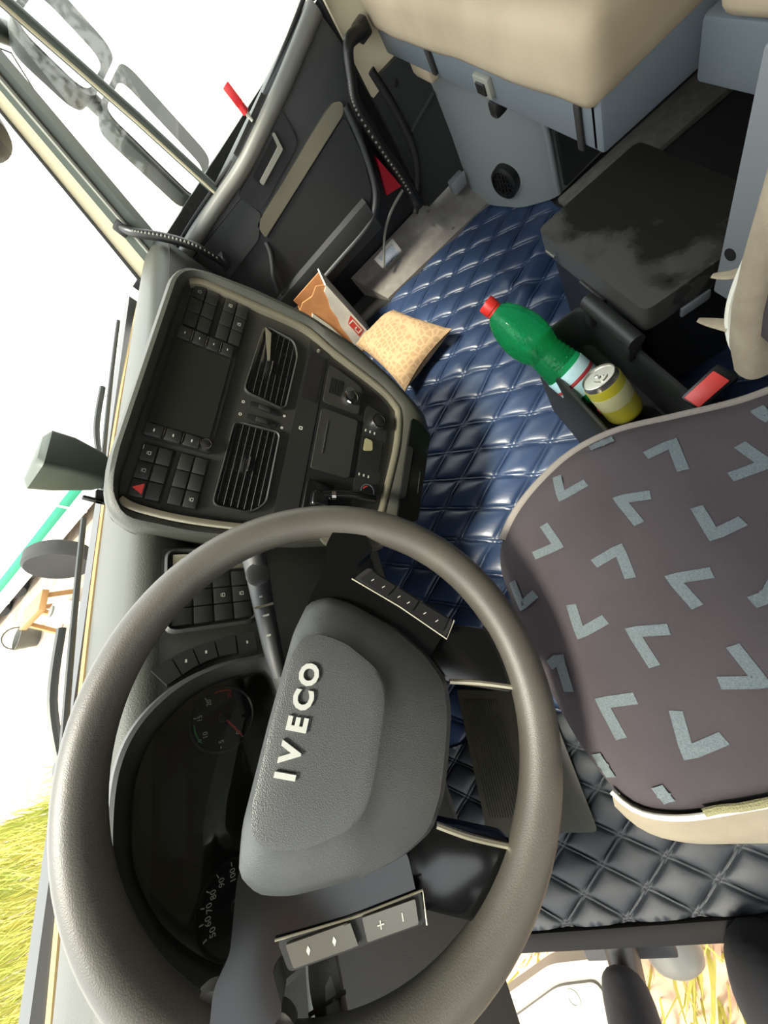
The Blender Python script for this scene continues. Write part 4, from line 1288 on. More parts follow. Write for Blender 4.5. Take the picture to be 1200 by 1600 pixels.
# ================================================================== bench on the passenger side
bb = thing('bench_base', (1.56, -0.8, 0.0), 'light grey storage base under the passenger bench with a round vent', 'cabinet')
plan = [(1.752, -0.425), (1.60, -0.455), (1.46, -0.505), (1.38, -0.575), (1.365, -0.60), (1.42, -1.12), (1.752, -1.12)]
b = MB()
R_ = []
for (z, s_) in ((0.0, 1.0), (0.08, 1.0), (0.25, 0.985), (0.40, 0.99), (0.53, 1.02)):
    R_.append([(1.752 + (p[0] - 1.752) * s_, -0.8 + (p[1] + 0.8) * s_, z) for p in rpoly(plan, 0.03)])
b.loft(R_, True, True).build('body', 'base_grey', bb)
MB().add([(1.352, -0.62, 0.02), (1.405, -1.10, 0.02), (1.395, -1.10, 0.50), (1.340, -0.62, 0.50), (1.372, -0.62, 0.02), (1.425, -1.10, 0.02), (1.415, -1.10, 0.50), (1.36, -0.62, 0.50)],
         [(0, 1, 2, 3), (4, 7, 6, 5), (0, 4, 5, 1), (1, 5, 6, 2), (2, 6, 7, 3), (3, 7, 4, 0)]).build('side_door', 'door_dark', bb, smooth=0)
MB().tube(crom([(1.372, -0.592, 0.50), (1.352, -0.590, 0.40), (1.362, -0.588, 0.30), (1.358, -0.594, 0.20), (1.362, -0.596, 0.01)], 6), 0.010, 10).build('edge_bead', 'base_grey', bb)
fv = fr((1.505, -0.492, 0.105), (0.93, 0.34, 0), (0, 0, 1), (0.34, -0.93, 0))
fv = fr((1.495, -0.486, 0.105), (0.92, 0.36, 0), (0, 0, 1), (-0.36, 0.92, 0))
vg = MB(fv).lathe([(0.058, -0.015), (0.056, 0.010), (0.046, 0.016), (0.043, 0.004)], 28).build('vent_ring', 'black_plastic', bb)
MB(fv).lathe([(0.044, -0.01), (0.044, 0.003)], 24).build('vent_back', 'pure_black', vg)
for k in range(-2, 3):
    h = math.sqrt(0.042 ** 2 - (0.016 * k) ** 2)
    MB(fv).bar((0.016 * k, -h, 0.007), (0.016 * k, h, 0.007), 0.004, 0.004).build('vent_bar', 'black_plastic', vg)
    MB(fv).bar((-h, 0.016 * k, 0.007), (h, 0.016 * k, 0.007), 0.004, 0.004).build('vent_bar', 'black_plastic', vg)
MB().box(1.70, 1.745, -0.42, -0.36, 0.085, 0.135, r=0.006).build('hinge_block', 'grey_plastic', bb)


def wrinkled_cushion(x0, x1, y0, y1, z0, z1, r, amp, seed):
    bmx = bmesh.new()
    bmesh.ops.create_cube(bmx, size=1)
    for v in bmx.verts:
        v.co = Vector(((x0 + x1) / 2 + v.co.x * (x1 - x0), (y0 + y1) / 2 + v.co.y * (y1 - y0), (z0 + z1) / 2 + v.co.z * (z1 - z0)))
    bmesh.ops.bevel(bmx, geom=bmx.edges[:], offset=r, segments=4, affect='EDGES', profile=0.6)
    bmesh.ops.subdivide_edges(bmx, edges=[e for e in bmx.edges if e.calc_length() > 0.08], cuts=14, use_grid_fill=True)
    for v in bmx.verts:
        p = v.co * 6 + Vector((seed, 0, 0))
        d = noise.noise(p) * amp + noise.noise(p * 2.3) * amp * 0.5
        cx, cy = (x0 + x1) / 2, (y0 + y1) / 2
        n_ = Vector(((v.co.x - cx) / (x1 - x0), (v.co.y - cy) / (y1 - y0), (v.co.z - z0) / (z1 - z0))).normalized()
        v.co += n_ * d
    return MB().bm(bmx)


bn = thing('passenger_bench', (1.16, -0.66, 0.53), 'wide passenger bench with beige fabric cushion on a blue-grey frame', 'bench')
wrinkled_cushion(0.626, 1.745, -1.0, -0.335, 0.605, 0.715, 0.035, 0.007, 3).build('cushion', 'beige_cloth', bn, smooth=60)
MB().box(0.640, 1.745, -0.378, -0.350, 0.548, 0.618, r=0.006).build('front_rail', 'blue_grey', bn)
MB().box(0.630, 0.658, -1.0, -0.350, 0.548, 0.622, r=0.006).build('side_rail', 'blue_grey', bn)
MB().box(0.66, 1.745, -1.0, -0.38, 0.555, 0.60).build('underside', 'base_grey', bn)
lt_ = MB().box(0.985, 1.055, -0.352, -0.340, 0.565, 0.600, r=0.003).build('latch_plate', 'belt_grey', bn)
MB().box(1.000, 1.040, -0.341, -0.336, 0.572, 0.592, r=0.002).build('latch_slot', 'black_plastic', lt_)
MB().box(1.000, 1.035, -0.375, -0.345, 0.520, 0.552, r=0.008).build('latch_hook', 'black_plastic', bn)
MB().box(0.676, 0.692, -0.349, -0.344, 0.545, 0.610, r=0.003).build('strap', 'black_rubber', bn)
MB().box(1.30, 1.325, -0.350, -0.341, 0.560, 0.612, r=0.003).build('strap', 'black_rubber', bn)
MB().box(1.50, 1.66, -0.43, -0.375, 0.475, 0.556, r=0.02).build('cover_flap', 'beige_cloth', bn)

bk = thing('bunk', (0.05, -0.80, 0.0), 'beige rear bunk with blue-grey front rail behind the driver seat', 'bunk')
wrinkled_cushion(-0.50, 0.578, -1.18, -0.452, 0.625, 0.735, 0.03, 0.005, 9).build('mattress', 'beige_cloth', bk, smooth=60)
MB().box(-0.50, 0.605, -0.490, -0.462, 0.555, 0.625, r=0.006).build('front_rail', 'blue_grey', bk)
MB().box(-0.50, 0.605, -1.18, -0.49, 0.56, 0.62).build('bed_board', 'blue_grey', bk)
gp = MB().box(0.02, 0.442, -0.428, -0.402, 0.335, 0.66, r=0.004).build('support_panel', 'grey_plastic', bk)
MB(fr((0.424, -0.402, 0.42), (1, 0, 0), (0, 0, 1), (0, 1, 0))).lathe([(0.010, -0.001), (0.010, 0.0012)], 16).build('bolt_hole', 'pure_black', bk)

MB().box(0.64, 1.19, -1.19, -1.12, 0.0, 0.53, r=0.004).build('locker_panel', 'door_dark', label='black locker panel in the gap behind the cool box', cat='panel')

# ================================================================== cool box and console bin
fg = thing('cool_box', (0.66, -0.43, 0.0), 'glossy black cool box with smudged flat lid between the seats', 'cool box')


def rr(x0, x1, y0, y1, r=0.02):
    return rpoly([(x0, y0), (x1, y0), (x1, y1), (x0, y1)], r, 4)


b = MB()
R_ = [[(p[0], p[1], z) for p in rr(x0, x1, y0, y1)] for (z, x0, x1, y0, y1) in ((0.0, 0.500, 0.83, -0.53, -0.335), (0.22, 0.492, 0.842, -0.535, -0.328), (0.288, 0.490, 0.845, -0.538, -0.325))]
b.loft(R_, True, True).build('body', 'black_plastic', fg)
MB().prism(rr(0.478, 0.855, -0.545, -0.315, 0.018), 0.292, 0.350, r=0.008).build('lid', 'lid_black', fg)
MB().ring(rr(0.484, 0.850, -0.541, -0.319, 0.018), rr(0.50, 0.83, -0.53, -0.33, 0.015), 0.284, 0.2925, 0.2925, 64).build('seam', 'grey_plastic', fg)
MB().box(0.600, 0.690, -0.318, -0.308, 0.268, 0.300, r=0.003).build('latch', 'black_plastic', fg)
MB().box(0.80, 0.835, -0.316, -0.3125, 0.300, 0.304, r=0.001).build('lid_mark', 'belt_grey', fg)
MB().box(0.474, 0.482, -0.43, -0.38, 0.268, 0.292, r=0.003).build('lid_tab', 'grey_plastic', fg)

cb = thing('console_bin', (0.47, -0.22, 0.0), 'dark grey open console bin in front of the cool box', 'storage bin')
o_, i_ = rr(0.285, 0.655, -0.300, -0.150, 0.030), rr(0.300, 0.640, -0.284, -0.164, 0.026)
b = MB()
A, B_ = resample(o_, 80), resample(i_, 80)
b.loft([[(p.x, p.y, 0.0) for p in A], [(p.x, p.y, 0.272) for p in A], [((a.x * 2 + c.x) / 3, (a.y * 2 + c.y) / 3, 0.280) for a, c in zip(A, B_)], [((a.x + c.x * 2) / 3, (a.y + c.y * 2) / 3, 0.280) for a, c in zip(A, B_)], [(p.x, p.y, 0.272) for p in B_], [(p.x * 0.98 + 0.47 * 0.02, p.y * 0.98 - 0.224 * 0.02, 0.165) for p in B_]], True, True)
b.build('tub', 'dark_plastic', cb)
cyl = fr((0.355, -0.222, 0.166), (1, 0, 0), (0, 1, 0), (0, 0, 1))
MB(cyl).lathe([(0.044, 0.0), (0.046, 0.045), (0.041, 0.045), (0.039, 0.002), (0.004, 0.002)], 28).build('cup_holder', 'black_plastic', cb)
MB().tube([(0.455, -0.285, 0.315), (0.615, -0.285, 0.315)], 0.016, 16).build('grip_bar', 'dark_plastic', cb)
for x in (0.470, 0.600):
    MB().box(x - 0.012, x + 0.012, -0.298, -0.272, 0.26, 0.312, r=0.004).build('grip_post', 'dark_plastic', cb)

# bottle leaning out of the bin
Bb, Bc = Vector((0.478, -0.206, 0.192)), Vector((0.704, -0.122, 0.408))
ax = (Bc - Bb).normalized()
e1 = ax.cross(Vector((0, 0, 1))).normalized()
FB = fr(Bb, e1, ax.cross(e1), ax)
bt = thing('water_bottle', tuple(Bb), 'green plastic water bottle with red cap leaning in the console bin', 'bottle')
prof = [(0.030, 0.0), (0.042, 0.004), (0.0435, 0.015), (0.0430, 0.085), (0.0425, 0.100)]
for k in range(5):
    w = 0.105 + 0.011 * k
    prof += [(0.0425 - 0.0012 * k, w), (0.0400 - 0.0012 * k, w + 0.004), (0.0425 - 0.0012 * k, w + 0.009)]
prof += [(0.0395, 0.166), (0.0440, 0.178), (0.0475, 0.198), (0.0480, 0.215), (0.0455, 0.240), (0.0385, 0.268), (0.028, 0.290), (0.0165, 0.302), (0.0145, 0.306), (0.0145, 0.318)]
MB(FB).lathe(prof, 40).build('body', 'bottle_green', bt, smooth=60)
MB(FB).lathe([(0.0438, 0.030), (0.0442, 0.031), (0.0442, 0.094), (0.0438, 0.095)], 40).build('label', 'label_blue', bt)
MB(FB).lathe([(0.0445, 0.060), (0.0447, 0.0605), (0.0447, 0.068), (0.0445, 0.0685)], 40).build('label_band', 'label_red', bt)
for k, ch in enumerate('FONTE'):
    # lettering wraps around the label
    a = 1.95 - 0.21 * k
    n_ = e1 * math.cos(a) + ax.cross(e1) * math.sin(a)
    tg_ = ax.cross(n_)
    MB(fr(Bb + ax * 0.084 + n_ * 0.0445, -tg_, ax, n_)).text(ch, (0, 0, 0), 0.011, 0.0002).build('lettering', 'label_print', bt, smooth=0)
MB(FB).lathe([(0.0185, 0.306), (0.0190, 0.308), (0.0190, 0.326), (0.0175, 0.329), (0.003, 0.329)], 30).build('cap', 'bottle_cap', bt)
MB(FB).lathe([(0.0165, 0.298), (0.0182, 0.299), (0.0182, 0.304), (0.0165, 0.305)], 30).build('cap_ring', 'bottle_cap', bt)

# drinks can
Ct, Cb = Vector((0.430, -0.196, 0.335)), Vector((0.388, -0.216, 0.232))
ax = (Ct - Cb).normalized()
e1 = ax.cross(Vector((0, 0, 1))).normalized()
FK = fr(Cb, e1, ax.cross(e1), ax)
cn = thing('drinks_can', tuple(Cb), 'yellow drinks can with silver top leaning in the console bin', 'can')
MB(FK).lathe([(0.024, -0.012), (0.031, -0.006), (0.0335, 0.004), (0.0335, 0.094), (0.0325, 0.099)], 36).build('body', 'can_yellow', cn)
MB(FK).lathe([(0.0337, 0.040), (0.0339, 0.041), (0.0339, 0.075), (0.0337, 0.076)], 36).build('pale_band', 'can_pale', cn)
MB(FK).lathe([(0.0325, 0.098), (0.0300, 0.106), (0.0302, 0.111), (0.0288, 0.1115), (0.0280, 0.108), (0.003, 0.108)], 36).build('top', 'can_silver', cn)
MB(FK).ring(rpoly([(-0.010, -0.016), (0.010, -0.016), (0.010, 0.010), (-0.010, 0.010)], 0.009), rpoly([(-0.005, -0.012), (0.005, -0.012), (0.005, -0.002), (-0.005, -0.002)], 0.004), 0.108, 0.1105, 0.1105, 32).build('ring_pull', 'can_silver', cn)
MB(FK).lathe([(0.004, 0.108), (0.004, 0.1115), (0.001, 0.112)], 14, (0, 0.004)).build('rivet', 'can_silver', cn)
a = 0.3
for a in (2.25,):
    n_ = e1 * math.cos(a) + ax.cross(e1) * math.sin(a)
    MB(fr(Cb + ax * 0.035 + n_ * 0.033, ax.cross(n_), ax, n_)).box(-0.010, 0.010, -0.008, 0.008, 0.0, 0.0012).build('print_block', 'label_red', cn)

# seat-belt buckle
bu_ = thing('belt_buckle', (0.275, -0.275, 0.30), 'black seat belt buckle with a bright red button beside the driver seat', 'buckle')
FUn = Vector((-0.30, 0.35, 0.89)).normalized()
FUe = Vector((0.12, -0.98, 0.42))
FUe = (FUe - FUn * FUe.dot(FUn)).normalized()
FU = fr((0.273, -0.270, 0.378), FUn.cross(FUe), FUe, FUn)
MB(FU).box(-0.018, 0.018, -0.026, 0.034, -0.050, 0.004, r=0.005).build('housing', 'black_plastic', bu_)
MB(FU).box(-0.013, 0.013, -0.023, 0.024, -0.002, 0.0085, r=0.002).build('button', 'buckle_red', bu_)
MB().tube([FU((0, 0.0, -0.045)), (0.270, -0.285, 0.28), (0.262, -0.31, 0.16)], 0.009, 10).build('stalk', 'black_plastic', bu_)

# ================================================================== driver seat
ds = thing('driver_seat', (0.04, -0.14, 0.0), 'driver seat with charcoal cover printed with pale blue chevrons', 'seat')
OUT = [(0.185, 0.088), (0.15, 0.110), (0.09, 0.121), (0.03, 0.126), (-0.03, 0.128), (-0.09, 0.124), (-0.14, 0.108), (-0.158, 0.07), (-0.160, 0.0), (-0.160, -0.12), (-0.158, -0.30), (-0.13, -0.37), (0.04, -0.39), (0.15, -0.37), (0.178, -0.30), (0.192, -0.24), (0.218, -0.18), (0.244, -0.12), (0.250, -0.06), (0.236, 0.0), (0.214, 0.05)]
oc = resample([(p.x, p.y) for p in crom([(a, c, 0) for a, c in OUT], 6, True)], 160)
SCN = Vector((0.04, -0.13))


def ztop(s_):
    if s_ < 0.86:
        return 0.503 + 0.012 * (1 - s_ * s_)
    q = (s_ - 0.86) / 0.14
    return 0.503 + 0.012 * (1 - s_ * s_) - 0.022 * q * q


def seat_ring(s_, z):
    return [(SCN.x + (p.x - SCN.x) * s_, SCN.y + (p.y - SCN.y) * s_, z) for p in oc]


rings = [seat_ring(s_, ztop(s_)) for s_ in (0.02, 0.15, 0.3, 0.45, 0.6, 0.72, 0.82, 0.88, 0.92, 0.96, 0.985, 1.0)]
rings += [seat_ring(1.01, 0.465), seat_ring(1.0, 0.43), seat_ring(0.96, 0.40), seat_ring(0.8, 0.395)]
MB().loft(rings, True, True).build('cushion_cover', 'seat_cloth', ds, smooth=70)


def s_of(p):
    d = Vector(p) - SCN
    a = math.atan2(d.y, d.x)
    best = min(oc, key=lambda q: abs((math.atan2(q.y - SCN.y, q.x - SCN.x) - a + PI) % (2 * PI) - PI))
    return d.length / (best - SCN).length


CH = [[(0.221, -0.026), (0.19, -0.015), (0.19, -0.05)], [(0.167, 0.024), (0.132, 0.023), (0.135, 0.057)], [(0.119, 0.102), (0.083, 0.106), (0.089, 0.08)], [(0.182, -0.122), (0.18, -0.152), (0.143, -0.139)], [(0.14, -0.195), (0.108, -0.197), (0.112, -0.166)], [(0.135, -0.097), (0.148, -0.068), (0.11, -0.068)], [(0.099, -0.123), (0.065, -0.116), (0.066, -0.145)], [(0.091, -0.001), (0.094, -0.034), (0.059, -0.025)], [(0.032, -0.092), (0.041, -0.059), (0.007, -0.061)], [(0.059, 0.048), (0.025, 0.057), (0.029, 0.023)], [(-0.003, -0.026), (0.007, 0.006), (-0.031, 0.007)], [(0.005, 0.11), (0.009, 0.094), (-0.028, 0.103)], [(-0.035, -0.064), (-0.07, -0.064), (-0.061, -0.034)], [(-0.053, 0.041), (-0.048, 0.075), (-0.084, 0.076)], [(-0.073, 0.014), (-0.109, 0.027), (-0.104, -0.009)], [(-0.093, 0.111), (-0.105, 0.11), (-0.117, 0.109)], [(-0.129, 0.069), (-0.138, 0.068), (-0.145, 0.067)], [(0.233, -0.081), (0.23, -0.096), (0.227, -0.109)], [(-0.006, -0.101), (-0.006, -0.115), (0.008, -0.135)], [(0.168, -0.232), (0.155, -0.231), (0.156, -0.249)],
      [(-0.10, -0.13), (-0.13, -0.11), (-0.13, -0.15)], [(0.06, -0.21), (0.03, -0.20), (0.03, -0.235)], [(-0.03, -0.20), (-0.06, -0.19), (-0.06, -0.225)], [(0.10, -0.28), (0.07, -0.27), (0.07, -0.31)], [(-0.08, -0.27), (-0.11, -0.26), (-0.11, -0.30)]]
for c in CH:
    a, q, e = (Vector(p) for p in c)
    w = 0.0058
    P = []
    path = [a.lerp(q, k / 6) for k in range(6)] + [q] + [q.lerp(e, k / 6) for k in range(1, 7)]
    L_, R2 = [], []
    for i, p in enumerate(path):
        t_ = (path[min(i + 1, 12)] - path[max(i - 1, 0)]).normalized()
        n_ = Vector((-t_.y, t_.x))
        k = 1.3 if i == 6 else 1.0
        L_.append(p + n_ * w * k)
        R2.append(p - n_ * w * k)
    vs, fs = [], []
    for i in range(13):
        for p in (L_[i], (L_[i] + R2[i]) / 2, R2[i]):
            s_ = min(s_of(p), 0.995)
            vs.append((p.x, p.y, ztop(s_) + (0.0009 if s_ < 0.84 else 0.0026)))
    for i in range(12):
        for j in range(2):
            fs.append((i * 3 + j, i * 3 + j + 1, (i + 1) * 3 + j + 1, (i + 1) * 3 + j))
    MB().add(vs, fs).build('chevron_print', 'chevron', ds)


def arc_pts(i0, i1, s_, z, dz=None):
    n = len(oc)
    out = []
    k = i0
    while True:
        p = oc[k % n]
        out.append((SCN.x + (p.x - SCN.x) * s_, SCN.y + (p.y - SCN.y) * s_, z))
        if k % n == i1 % n: break
        k += 1
    return out


def idx(x, y):
    return min(range(len(oc)), key=lambda k: (oc[k] - Vector((x, y))).length)


iFR, iFL, iRR, iRL = idx(0.185, 0.088), idx(-0.13, 0.112), idx(0.178, -0.30), idx(-0.158, -0.30)
MB().tube(arc_pts(iRR, iFR, 0.99, 0.482), 0.0085, 10).build('edge_binding', 'piping_cloth', ds)
lo = arc_pts(iFL, iRL, 1.0, 0.0)
rows = []
for p in lo:
    d = (Vector((p[0], p[1])) - SCN).normalized()
    rows.append([(p[0] + d.x * o, p[1] + d.y * o * 0.4, z) for (o, z) in ((0.001, 0.492), (0.016, 0.483), (0.040, 0.458), (0.062, 0.420), (0.068, 0.392), (0.062, 0.372), (0.030, 0.362), (-0.05, 0.362))])
MB().loft(rows, False).build('side_bolster', 'beige_side', ds)
MB().tube([(p[0], p[1], 0.4935) for p in arc_pts(iFL, iRL, 1.004, 0.0)], 0.0028, 8).build('seam_piping', 'paper', ds)
fr_pts = arc_pts(idx(-0.158, 0.05), iRL, 0.985, 0.0)
MB().tube([(p[0] + random.uniform(-0.001, 0.001), p[1], 0.4985 + random.uniform(-0.001, 0.001)) for p in fr_pts], 0.0035, 8).build('fringe', 'fringe', ds)
# suspension base
b = MB()
R_ = []
for k in range(13):
    z = 0.0 + 0.385 * k / 12
    g = 0.0 if k % 2 else 0.014
    R_.append([(p[0], p[1], z) for p in rr(-0.115 - g, 0.195 + g, -0.34 - g, -0.02 + g, 0.03)])
b.loft(R_, True, True).build('suspension_base', 'black_rubber', ds)
MB().box(-0.16, 0.215, -0.37, 0.05, 0.365, 0.398, r=0.01).build('seat_pan', 'black_plastic', ds)
MB().tube([(-0.20, 0.02, 0.30), (-0.205, -0.06, 0.29), (-0.19, -0.16, 0.30)], 0.014, 10).build('adjust_lever', 'belt_grey', ds)
# backrest
b = MB()
R_ = []
for (z, x0, x1, y0, y1) in ((0.50, -0.16, 0.225, -0.385, -0.290), (0.54, -0.17, 0.262, -0.392, -0.270), (0.62, -0.175, 0.270, -0.396, -0.268), (0.80, -0.175, 0.262, -0.425, -0.290), (1.0, -0.165, 0.25, -0.435, -0.325), (1.14, -0.13, 0.21, -0.435, -0.345), (1.18, -0.09, 0.17, -0.43, -0.36)):
    R_.append([(p[0], p[1], z) for p in rr(x0, x1, y0, y1, 0.045)])
b.loft(R_, True, True).build('backrest', 'seat_cloth', ds)
b = MB()
R_ = []
for (z, x0, x1) in ((0.485, 0.205, 0.240), (0.52, 0.222, 0.256), (0.57, 0.232, 0.264), (0.63, 0.236, 0.266), (0.75, 0.236, 0.264)):
    R_.append([(p[0], p[1], z) for p in rr(x0, x1, -0.302, -0.258, 0.016)])
b.loft(R_, True, True).build('torn_cover_edge', 'frayed', ds)
for (p0, p1, p2, r0) in (((0.280, -0.300, 0.575), (0.302, -0.292, 0.560), (0.318, -0.285, 0.556), 0.010), ((0.262, -0.270, 0.53), (0.283, -0.262, 0.528), (0.294, -0.256, 0.530), 0.009), ((0.285, -0.32, 0.60), (0.297, -0.305, 0.582), (0.300, -0.300, 0.570), 0.008)):
    MB().tube(crom([p0, p1, p2], 5), [r0 * (1 - 0.07 * k) for k in range(11)], 8, flat=0.5).build('torn_strip', 'frayed', ds)
MB().tube(crom([(0.215, -0.266, 0.49), (0.248, -0.264, 0.515), (0.272, -0.272, 0.55), (0.284, -0.29, 0.60), (0.286, -0.31, 0.66)], 6), 0.004, 8).build('cover_seam', 'paper', ds)

# ================================================================== pillow and carton in the passenger footwell
c1, c2, c3, c4 = Vector((1.475, 0.305, 0)), Vector((1.465, 0.085, 0)), Vector((1.125, -0.055, 0)), Vector((1.03, 0.205, 0))


def pil(side):
    def f_(u, v):
        p = c1.lerp(c2, v).lerp(c4.lerp(c3, v), u)
        q = (1 - abs(2 * u - 1) ** 3.2) * (1 - abs(2 * v - 1) ** 3.2)
        cen = (c1 + c2 + c3 + c4) / 4
        pin = 1 - 0.10 * (1 - abs(2 * u - 1) ** 2) * (abs(2 * v - 1) ** 4) - 0.10 * (1 - abs(2 * v - 1) ** 2) * (abs(2 * u - 1) ** 4)
        p = cen + (p - cen) * pin
        wr_ = noise.noise((u * 5, v * 5, 3 + side)) * 0.006 * (q ** 0.5)
        h = 0.062
        return (p.x, p.y, h + side * (0.058 * q ** 0.55) + wr_ + 0.002 * side)
    return f_


MB().grid(pil(1), 40, 40).grid(pil(-1), 40, 40).build('pillow', 'pillow_cloth', label='beige pillow with a woven lattice pattern lying on the blue mat', cat='pillow', smooth=70)

cx = thing('carton', (1.57, 0.30, 0.0), 'torn white and brown cardboard carton behind the beige pillow', 'box')
FX = fr((1.495, 0.0, 0.0), (0, 1, 0), (0, 0, 1), (-1, 0, 0))            # (forward, up, towards the driver)
MB(FX).prism([(0.235, 0.0), (0.395, 0.0), (0.395, 0.30), (0.37, 0.335), (0.345, 0.345), (0.30, 0.335), (0.262, 0.350), (0.235, 0.33)], -0.006, 0.0).build('torn_side', 'cardboard', cx, label='brown torn inner side')
MB(FX).prism([(0.232, 0.0), (0.318, 0.0), (0.316, 0.05), (0.306, 0.11), (0.302, 0.16), (0.286, 0.20), (0.280, 0.25), (0.262, 0.28), (0.252, 0.315), (0.232, 0.325)], 0.0, 0.004).build('printed_side', 'carton_white', cx, label='white printed outer layer')
MB().box(1.49, 1.63, 0.229, 0.235, 0.0, 0.33).build('back_side', 'carton_white', cx)
MB().box(1.49, 1.63, 0.395, 0.401, 0.0, 0.29).build('front_side', 'cardboard', cx)
MB().box(1.625, 1.631, 0.235, 0.395, 0.0, 0.32).build('far_side', 'cardboard', cx)
MB().box(1.49, 1.625, 0.235, 0.395, 0.0, 0.008).build('base', 'cardboard', cx)
MB(FX).prism([(0.325, 0.05), (0.37, 0.12), (0.372, 0.27), (0.345, 0.292), (0.330, 0.20)], 0.0, 0.008).build('inner_sheet', 'paper', cx)
MB(FX).prism(rpoly([(0.238, 0.075), (0.272, 0.066), (0.270, 0.150), (0.238, 0.168)], 0.003), 0.0035, 0.0048).build('logo_block', 'print_red', cx)
lg = MB(FX)
for q in ((0.2425, 0.2665, 0.080, 0.086), (0.2425, 0.2665, 0.142, 0.148), (0.2425, 0.247, 0.086, 0.142), (0.262, 0.2665, 0.086, 0.112), (0.252, 0.2665, 0.106, 0.112)):
    lg.box(q[0], q[1], q[2], q[3], 0.0040, 0.0056)
lg.build('logo_mark', 'paper', cx)

# ================================================================== driver side: sill, step, person
sbox('trim_6', 'sill_rubber', (-0.478, -0.446, -0.42, 0.86, -0.11, 0.006), r=0.008, label='black rubber door sill on the driver side', cat='sill')
bs = thing('boarding_step', (-0.60, 0.5, -1.30), 'cab boarding step with pale beige fairing below the driver door', 'step')
MB().box(-0.70, -0.50, 0.36, 0.60, -0.455, -0.425, r=0.006).build('tread', 'black_rubber', bs)
MB().box(-0.505, -0.465, 0.30, 0.62, -0.43, -0.112).build('riser', 'black_rubber', bs)
fair = [(-0.775, 0.60), (-0.785, 0.80), (-0.86, 1.02), (-0.95, 1.20), (-1.30, 1.20), (-1.25, 0.60)]
MB().prism(rpoly(fair, 0.03), -0.66, -0.60, r=0.015).build('fairing', 'fairing', bs)
MB().prism(rpoly([(-0.82, 0.66), (-0.83, 0.80), (-0.92, 1.05), (-1.2, 1.05), (-1.2, 0.66)], 0.03), -0.61, -0.590, r=0.008).build('fairing_panel', 'fairing', bs)
MB(fr((-0.855, 0.76, -0.590), (1, 0, 0), (0, 1, 0), (0, 0, 1))).lathe([(0.022, 0.0), (0.020, 0.003), (0.014, 0.0035), (0.013, 0.001)], 18).build('screw_recess', 'belt_grey', bs)
MB().tube([(-0.81, 0.60, -0.64), (-0.62, 0.62, -0.50), (-0.53, 0.60, -0.30)], 0.018, 8).build('bracket', 'black_plastic', bs)
tk = thing('air_tank', (-0.74, 0.42, -0.80), 'grey round tank end below the driver sill', 'tank')
MB(fr((-0.76, 0.415, -0.62), (0, 1, 0), (0, 0, 1), (-1, 0, 0))).lathe([(0.075, -0.20), (0.078, 0.02), (0.070, 0.04), (0.045, 0.055), (0.01, 0.06)], 28).build('body', 'tank', tk)
MB().box(-0.74, -0.50, 0.39, 0.44, -0.57, -0.545).build('strap', 'black_plastic', tk)


def skinned(name, verts, edges, radii, mat, parent=None, sub=2, **k):
    me = bpy.data.meshes.new(name)
    org = parent.location.copy() if parent else Vector(verts[0])
    me.from_pydata([tuple(Vector(v) - org) for v in verts], edges, [])
    o = bpy.data.objects.new(name, me)
    COL.objects.link(o)
    md = o.modifiers.new('skin', 'SKIN')
    md.use_smooth_shade = True
    for i, r_ in enumerate(radii):
        me.skin_vertices[0].data[i].radius = (r_, r_)
    me.skin_vertices[0].data[0].use_root = True
    o.modifiers.new('sub', 'SUBSURF').levels = sub
    o.modifiers['sub'].render_levels = sub
    bpy.context.view_layer.update()
    m2 = bpy.data.meshes.new_from_object(o.evaluated_get(bpy.context.evaluated_depsgraph_get()))
    bpy.data.objects.remove(o, do_unlink=True)
    m2.materials.clear()
    m2.materials.append(MATS[mat])
    for p in m2.polygons:
        p.use_smooth = True
    o = bpy.data.objects.new(name, m2)
    COL.objects.link(o)
    if parent:
        o.parent = parent
    else:
        o.location = org
    return tag(o, **k)


pn = thing('person', (-0.72, 0.46, -0.425), 'person in black velour trousers standing on the step with one knee bent, unseen upper body added to block light', 'person')
V = [(-0.80, 0.02, 0.46), (-0.82, 0.13, 0.44), (-0.86, 0.30, 0.24), (-0.865, 0.43, 0.03), (-0.79, 0.47, -0.14), (-0.715, 0.49, -0.30), (-0.690, 0.495, -0.36),
     (-0.76, -0.08, 0.44), (-0.64, 0.02, 0.27), (-0.51, 0.115, 0.095), (-0.50, 0.12, 0.02), (-0.58, 0.10, -0.14), (-0.66, 0.09, -0.30), (-0.68, 0.09, -0.36),
     (-0.77, 0.03, 0.64), (-0.69, 0.06, 0.84), (-0.63, 0.08, 0.97), (-0.585, 0.09, 1.05), (-0.55, 0.095, 1.10),
     (-0.64, -0.09, 0.95), (-0.52, -0.24, 0.80), (-0.36, -0.34, 0.95), (-0.64, 0.25, 0.95), (-0.76, 0.31, 0.72), (-0.80, 0.40, 0.52)]
Eg = [(0, 1), (1, 2), (2, 3), (3, 4), (4, 5), (5, 6), (0, 7), (7, 8), (8, 9), (9, 10), (10, 11), (11, 12), (12, 13), (0, 14), (14, 15), (15, 16), (16, 17), (17, 18), (16, 19), (19, 20), (20, 21), (16, 22), (22, 23), (23, 24)]
Rd = [0.125, 0.10, 0.085, 0.070, 0.066, 0.062, 0.060, 0.10, 0.092, 0.082, 0.072, 0.066, 0.060, 0.058, 0.13, 0.15, 0.12, 0.06, 0.055, 0.072, 0.055, 0.038, 0.072, 0.055, 0.038]
skinned('body', V, Eg, Rd, 'trousers', pn)  # torso and arms are unseen, added to cut door light and reflections
